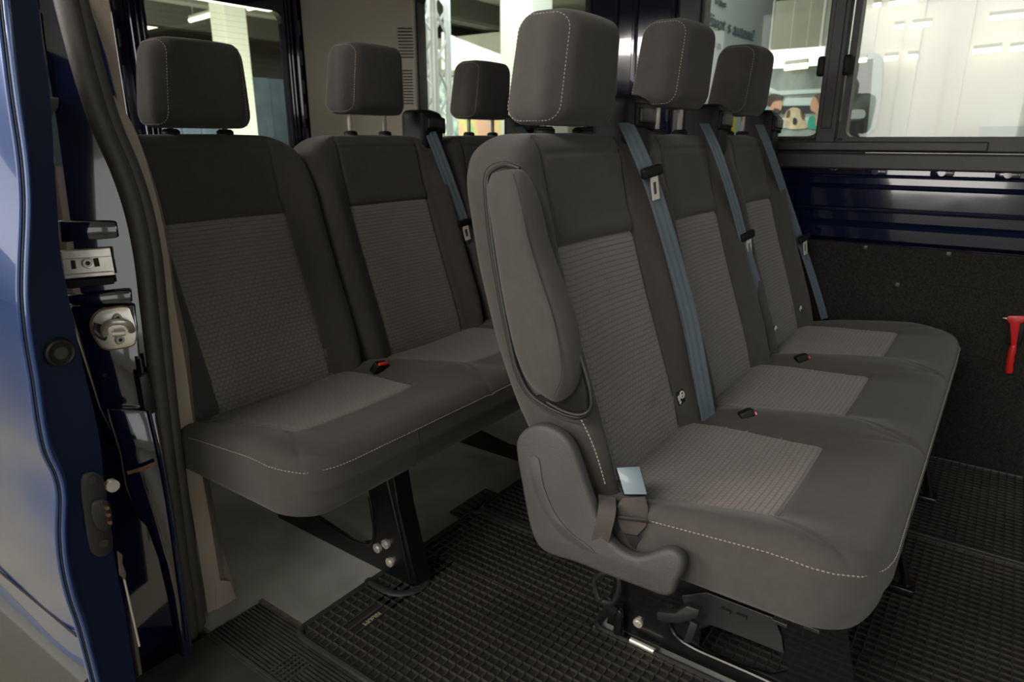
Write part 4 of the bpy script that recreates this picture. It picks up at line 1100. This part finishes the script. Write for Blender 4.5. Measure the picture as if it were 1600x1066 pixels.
board('colourful_poster', [PX(716, 180, 7.6), PX(790, 180, 7.6), PX(790, 180, 7.6)+Vector((0, 0, GZ-PX(790, 180, 7.6).z)), PX(716, 180, 7.6)+Vector((0, 0, GZ-PX(716, 180, 7.6).z))], (.05, 0, 0), 'print_colour', 'ochre and teal blurred poster low behind the headrest posts', 'poster')
# truss tower
tt = thing('truss_tower', PX(676, 100, 5.0), 'white lattice truss tower seen at the edge of the rear side window', 'truss')
ctr = PX(676, 100, 5.0); legs = [Vector((ctr.x+a, ctr.y+b, 0)) for a, b in ((-.09, .11), (.09, .11), (-.09, -.11), (.09, -.11))]
for p in legs:
    bm = NB(); add_cyl(bm, (p.x, p.y, GZ), (p.x, p.y, CZ), .032, 12); place(bm, 'chord', 'truss', tt)
bm = NB(); z = GZ+.1; k_ = 0
while z < CZ-.3:
    for (a, b) in ((0, 1), (1, 3), (3, 2), (2, 0)):
        p, q3 = legs[a], legs[b]
        if k_ % 2: p, q3 = q3, p
        add_cyl(bm, (p.x, p.y, z), (q3.x, q3.y, z+.24), .013, 8)
    z += .24; k_ += 1
place(bm, 'lattice', 'truss', tt)
# text banner, standing square to the van's side
YB = 2.05
bn = thing('text_banner', PY(1150, 200, YB), 'pale blue banner with dark lettering and a yellow foot', 'banner')
bx0, bx1 = PY(1090, 100, YB).x, PY(1199, 100, YB).x
bm = NB(); add_box(bm, (bx0-.6, YB, GZ), (bx1, YB+.04, CZ-.1)); place(bm, 'banner_cloth', 'banner', bn, False)
zy = PY(1110, 172, YB).z
bm = NB(); add_box(bm, (bx0-.6, YB-.012, GZ), (PY(1147, 190, YB).x, YB-.002, PY(1120, 168, YB).z)); add_prism(bm, [PY(1090, 105, YB-.012), PY(1108, 112, YB-.012), PY(1104, 140, YB-.012), PY(1090, 150, YB-.012)], (0, .01, 0)); place(bm, 'yellow_field', 'banneryellow', bn, False)
bm = NB(); add_prism(bm, [PY(1094, 140, YB-.014), PY(1101, 138, YB-.014), PY(1099, 170, YB-.014), PY(1090, 175, YB-.014)], (0, .01, 0)); place(bm, 'pink_shape', 'bannerpink', bn, False)
def banner_text(body, u0, v0, u1, v1, hpx, nm):
    a, b = PY(u0, v0, YB-.012), PY(u1, v1, YB-.012)
    me = text_mesh(body, 1.0, .004); xs = [v.co.x for v in me.vertices]; wdt = max(xs)-min(xs)
    o = link(nm, me, 'bannerink'); o.parent = bn; o.location = (a+b)/2-bn.location; o.rotation_euler = (PI/2, 0, 0)
    kx = abs(b.x-a.x)/wdt; zz = abs(PY((u0+u1)/2, (v0+v1)/2-hpx/2, YB).z-PY((u0+u1)/2, (v0+v1)/2+hpx/2, YB).z)
    o.scale = (kx, zz/.72, 1)
banner_text('život s autem?', 1107, 34, 1179, 54, 21, 'lettering')
banner_text('To n', 1106, 66, 1126, 72, 14, 'lettering')
banner_text('vás', 1117, 2, 1135, 6, 12, 'lettering')
# people poster beyond the banner
XP = 8.2
pp = thing('people_poster', PX(1240, 190, XP), 'large grey poster of a dog between two people, behind the second window', 'poster')
K = lambda u, v, d=0: PX(u, v, XP-.01-d)
bm = NB(); add_prism(bm, [PX(1186, 108, XP), PX(1312, 104, XP), PX(1312, 104, XP)+Vector((0, 0, GZ-PX(1312, 104, XP).z)), PX(1186, 108, XP)+Vector((0, 0, GZ-PX(1186, 108, XP).z))], (.05, 0, 0)); place(bm, 'poster_sheet', 'printgrey', pp, False)
def fig(pts, m, nm, d=0, sm=True):
    P_ = [K(u, v, d) for u, v in pts]
    if sm: P_ = smooth_path(P_, 4, True)
    bm = NB(); add_prism(bm, P_, (.006, 0, 0)); return place(bm, nm, m, pp, False)
fig([(1186, 154), (1300, 152), (1300, 164), (1186, 166)], 'printlight', 'pale_band', 0, False)
fig([(1186, 128), (1215, 142), (1300, 138), (1300, 144), (1214, 149), (1186, 136)], 'printlight', 'pale_band', 0, False)
fig([(1186, 185), (1300, 183), (1300, 200), (1186, 200)], 'printlight', 'pale_band', .002, False)
fig([(1222, 166), (1296, 164), (1296, 176), (1222, 178)], 'dark', 'dark_band', .001, False)
fig([(1192, 172), (1200, 170), (1208, 182), (1207, 200), (1190, 200)], 'teal', 'printed_shirt', .010)
fig([(1201, 162), (1206, 158), (1216, 152), (1221, 158), (1222, 166), (1219, 174), (1213, 178), (1208, 178), (1202, 172)], 'skin', 'printed_face', .012)
fig([(1197, 160), (1198, 152), (1205, 147), (1215, 147), (1224, 151), (1221, 156), (1212, 157), (1206, 160), (1203, 166), (1198, 165)], 'hairdark', 'printed_hair', .020)
fig([(1209, 170), (1215, 170), (1219, 174), (1213, 179), (1208, 178)], 'hairdark', 'printed_beard', .022)
fig([(1228, 200), (1227, 180), (1231, 172), (1240, 168), (1250, 171), (1255, 180), (1258, 190), (1260, 200)], 'dogfur', 'printed_dog', .010)
fig([(1228, 184), (1230, 174), (1234, 172), (1234, 182)], 'hairbrown', 'printed_ear', .014)
fig([(1250, 172), (1255, 178), (1256, 188), (1252, 184)], 'hairbrown', 'printed_ear', .014)
fig([(1239, 186), (1242, 184), (1245, 187), (1244, 194), (1239, 194)], 'dark', 'printed_muzzle', .018)
fig([(1263, 200), (1264, 184), (1272, 182), (1280, 200)], 'green', 'printed_shirt', .010)
fig([(1268, 156), (1274, 149), (1282, 152), (1282, 172), (1283, 190), (1274, 196), (1275, 178), (1269, 174), (1266, 168)], 'skin', 'printed_face', .012)
fig([(1272, 150), (1280, 146), (1290, 148), (1290, 186), (1282, 182), (1281, 170), (1278, 160), (1276, 154)], 'hairbrown', 'printed_hair', .020)
# unidentified rounded shape behind the right-hand window, built as a framed board
XM = 5.6
rf = thing('rounded_shape', PX(1345, 150, XM), 'rounded pale mint shape with a dark grey middle, left in the right-hand window', 'display board')
bm = NB(); add_prism(bm, smooth_path([PX(u, v, XM) for u, v in [(1290, 60), (1325, 62), (1338, 82), (1362, 82), (1376, 88), (1380, 102), (1377, 150), (1371, 190), (1364, 205), (1345, 214), (1290, 222)]], 4, True), (.06, 0, 0), bev=.01); add_box(bm, (XM+.01, PX(1330, 200, XM).y-.04, GZ), (XM+.05, PX(1330, 200, XM).y+.04, 1.1)); place(bm, 'board_frame', 'mirrorframe', rf)
bm = NB(); add_prism(bm, [PX(u, v, XM-.008) for u, v in [(1290, 98), (1364, 92), (1360, 150), (1353, 222), (1290, 230)]], (.006, 0, 0)); place(bm, 'picture', 'printdark', rf, False)
bm = NB(); add_prism(bm, [PX(u, v, XM-.014) for u, v in [(1300, 190), (1350, 188), (1349, 214), (1300, 216)]], (.004, 0, 0)); place(bm, 'picture_dark_patch', 'dark', rf, False)  # darker patch low in the picture
bm = NB(); add_prism(bm, smooth_path([PX(u, v, XM-.014) for u, v in [(1316, 176), (1330, 172), (1350, 172), (1350, 184), (1330, 186), (1316, 186)]], 3, True), (.004, 0, 0)); place(bm, 'picture_clouds', 'printlight', rf, False)
lamp(PX(1321, 97, XM-.02), PX(1354, 93, XM-.02), 'tube lamp along the top of the rounded mint frame', .016, None)
# low white counter outside bottom right
board('white_counter', [PX(1530, 198, 5.7), PX(1640, 196, 5.7), PX(1640, 320, 5.7), PX(1530, 320, 5.7)], (.25, 0, 0), 'printlight', 'low grey-white counter by the partition at the right edge', 'counter')
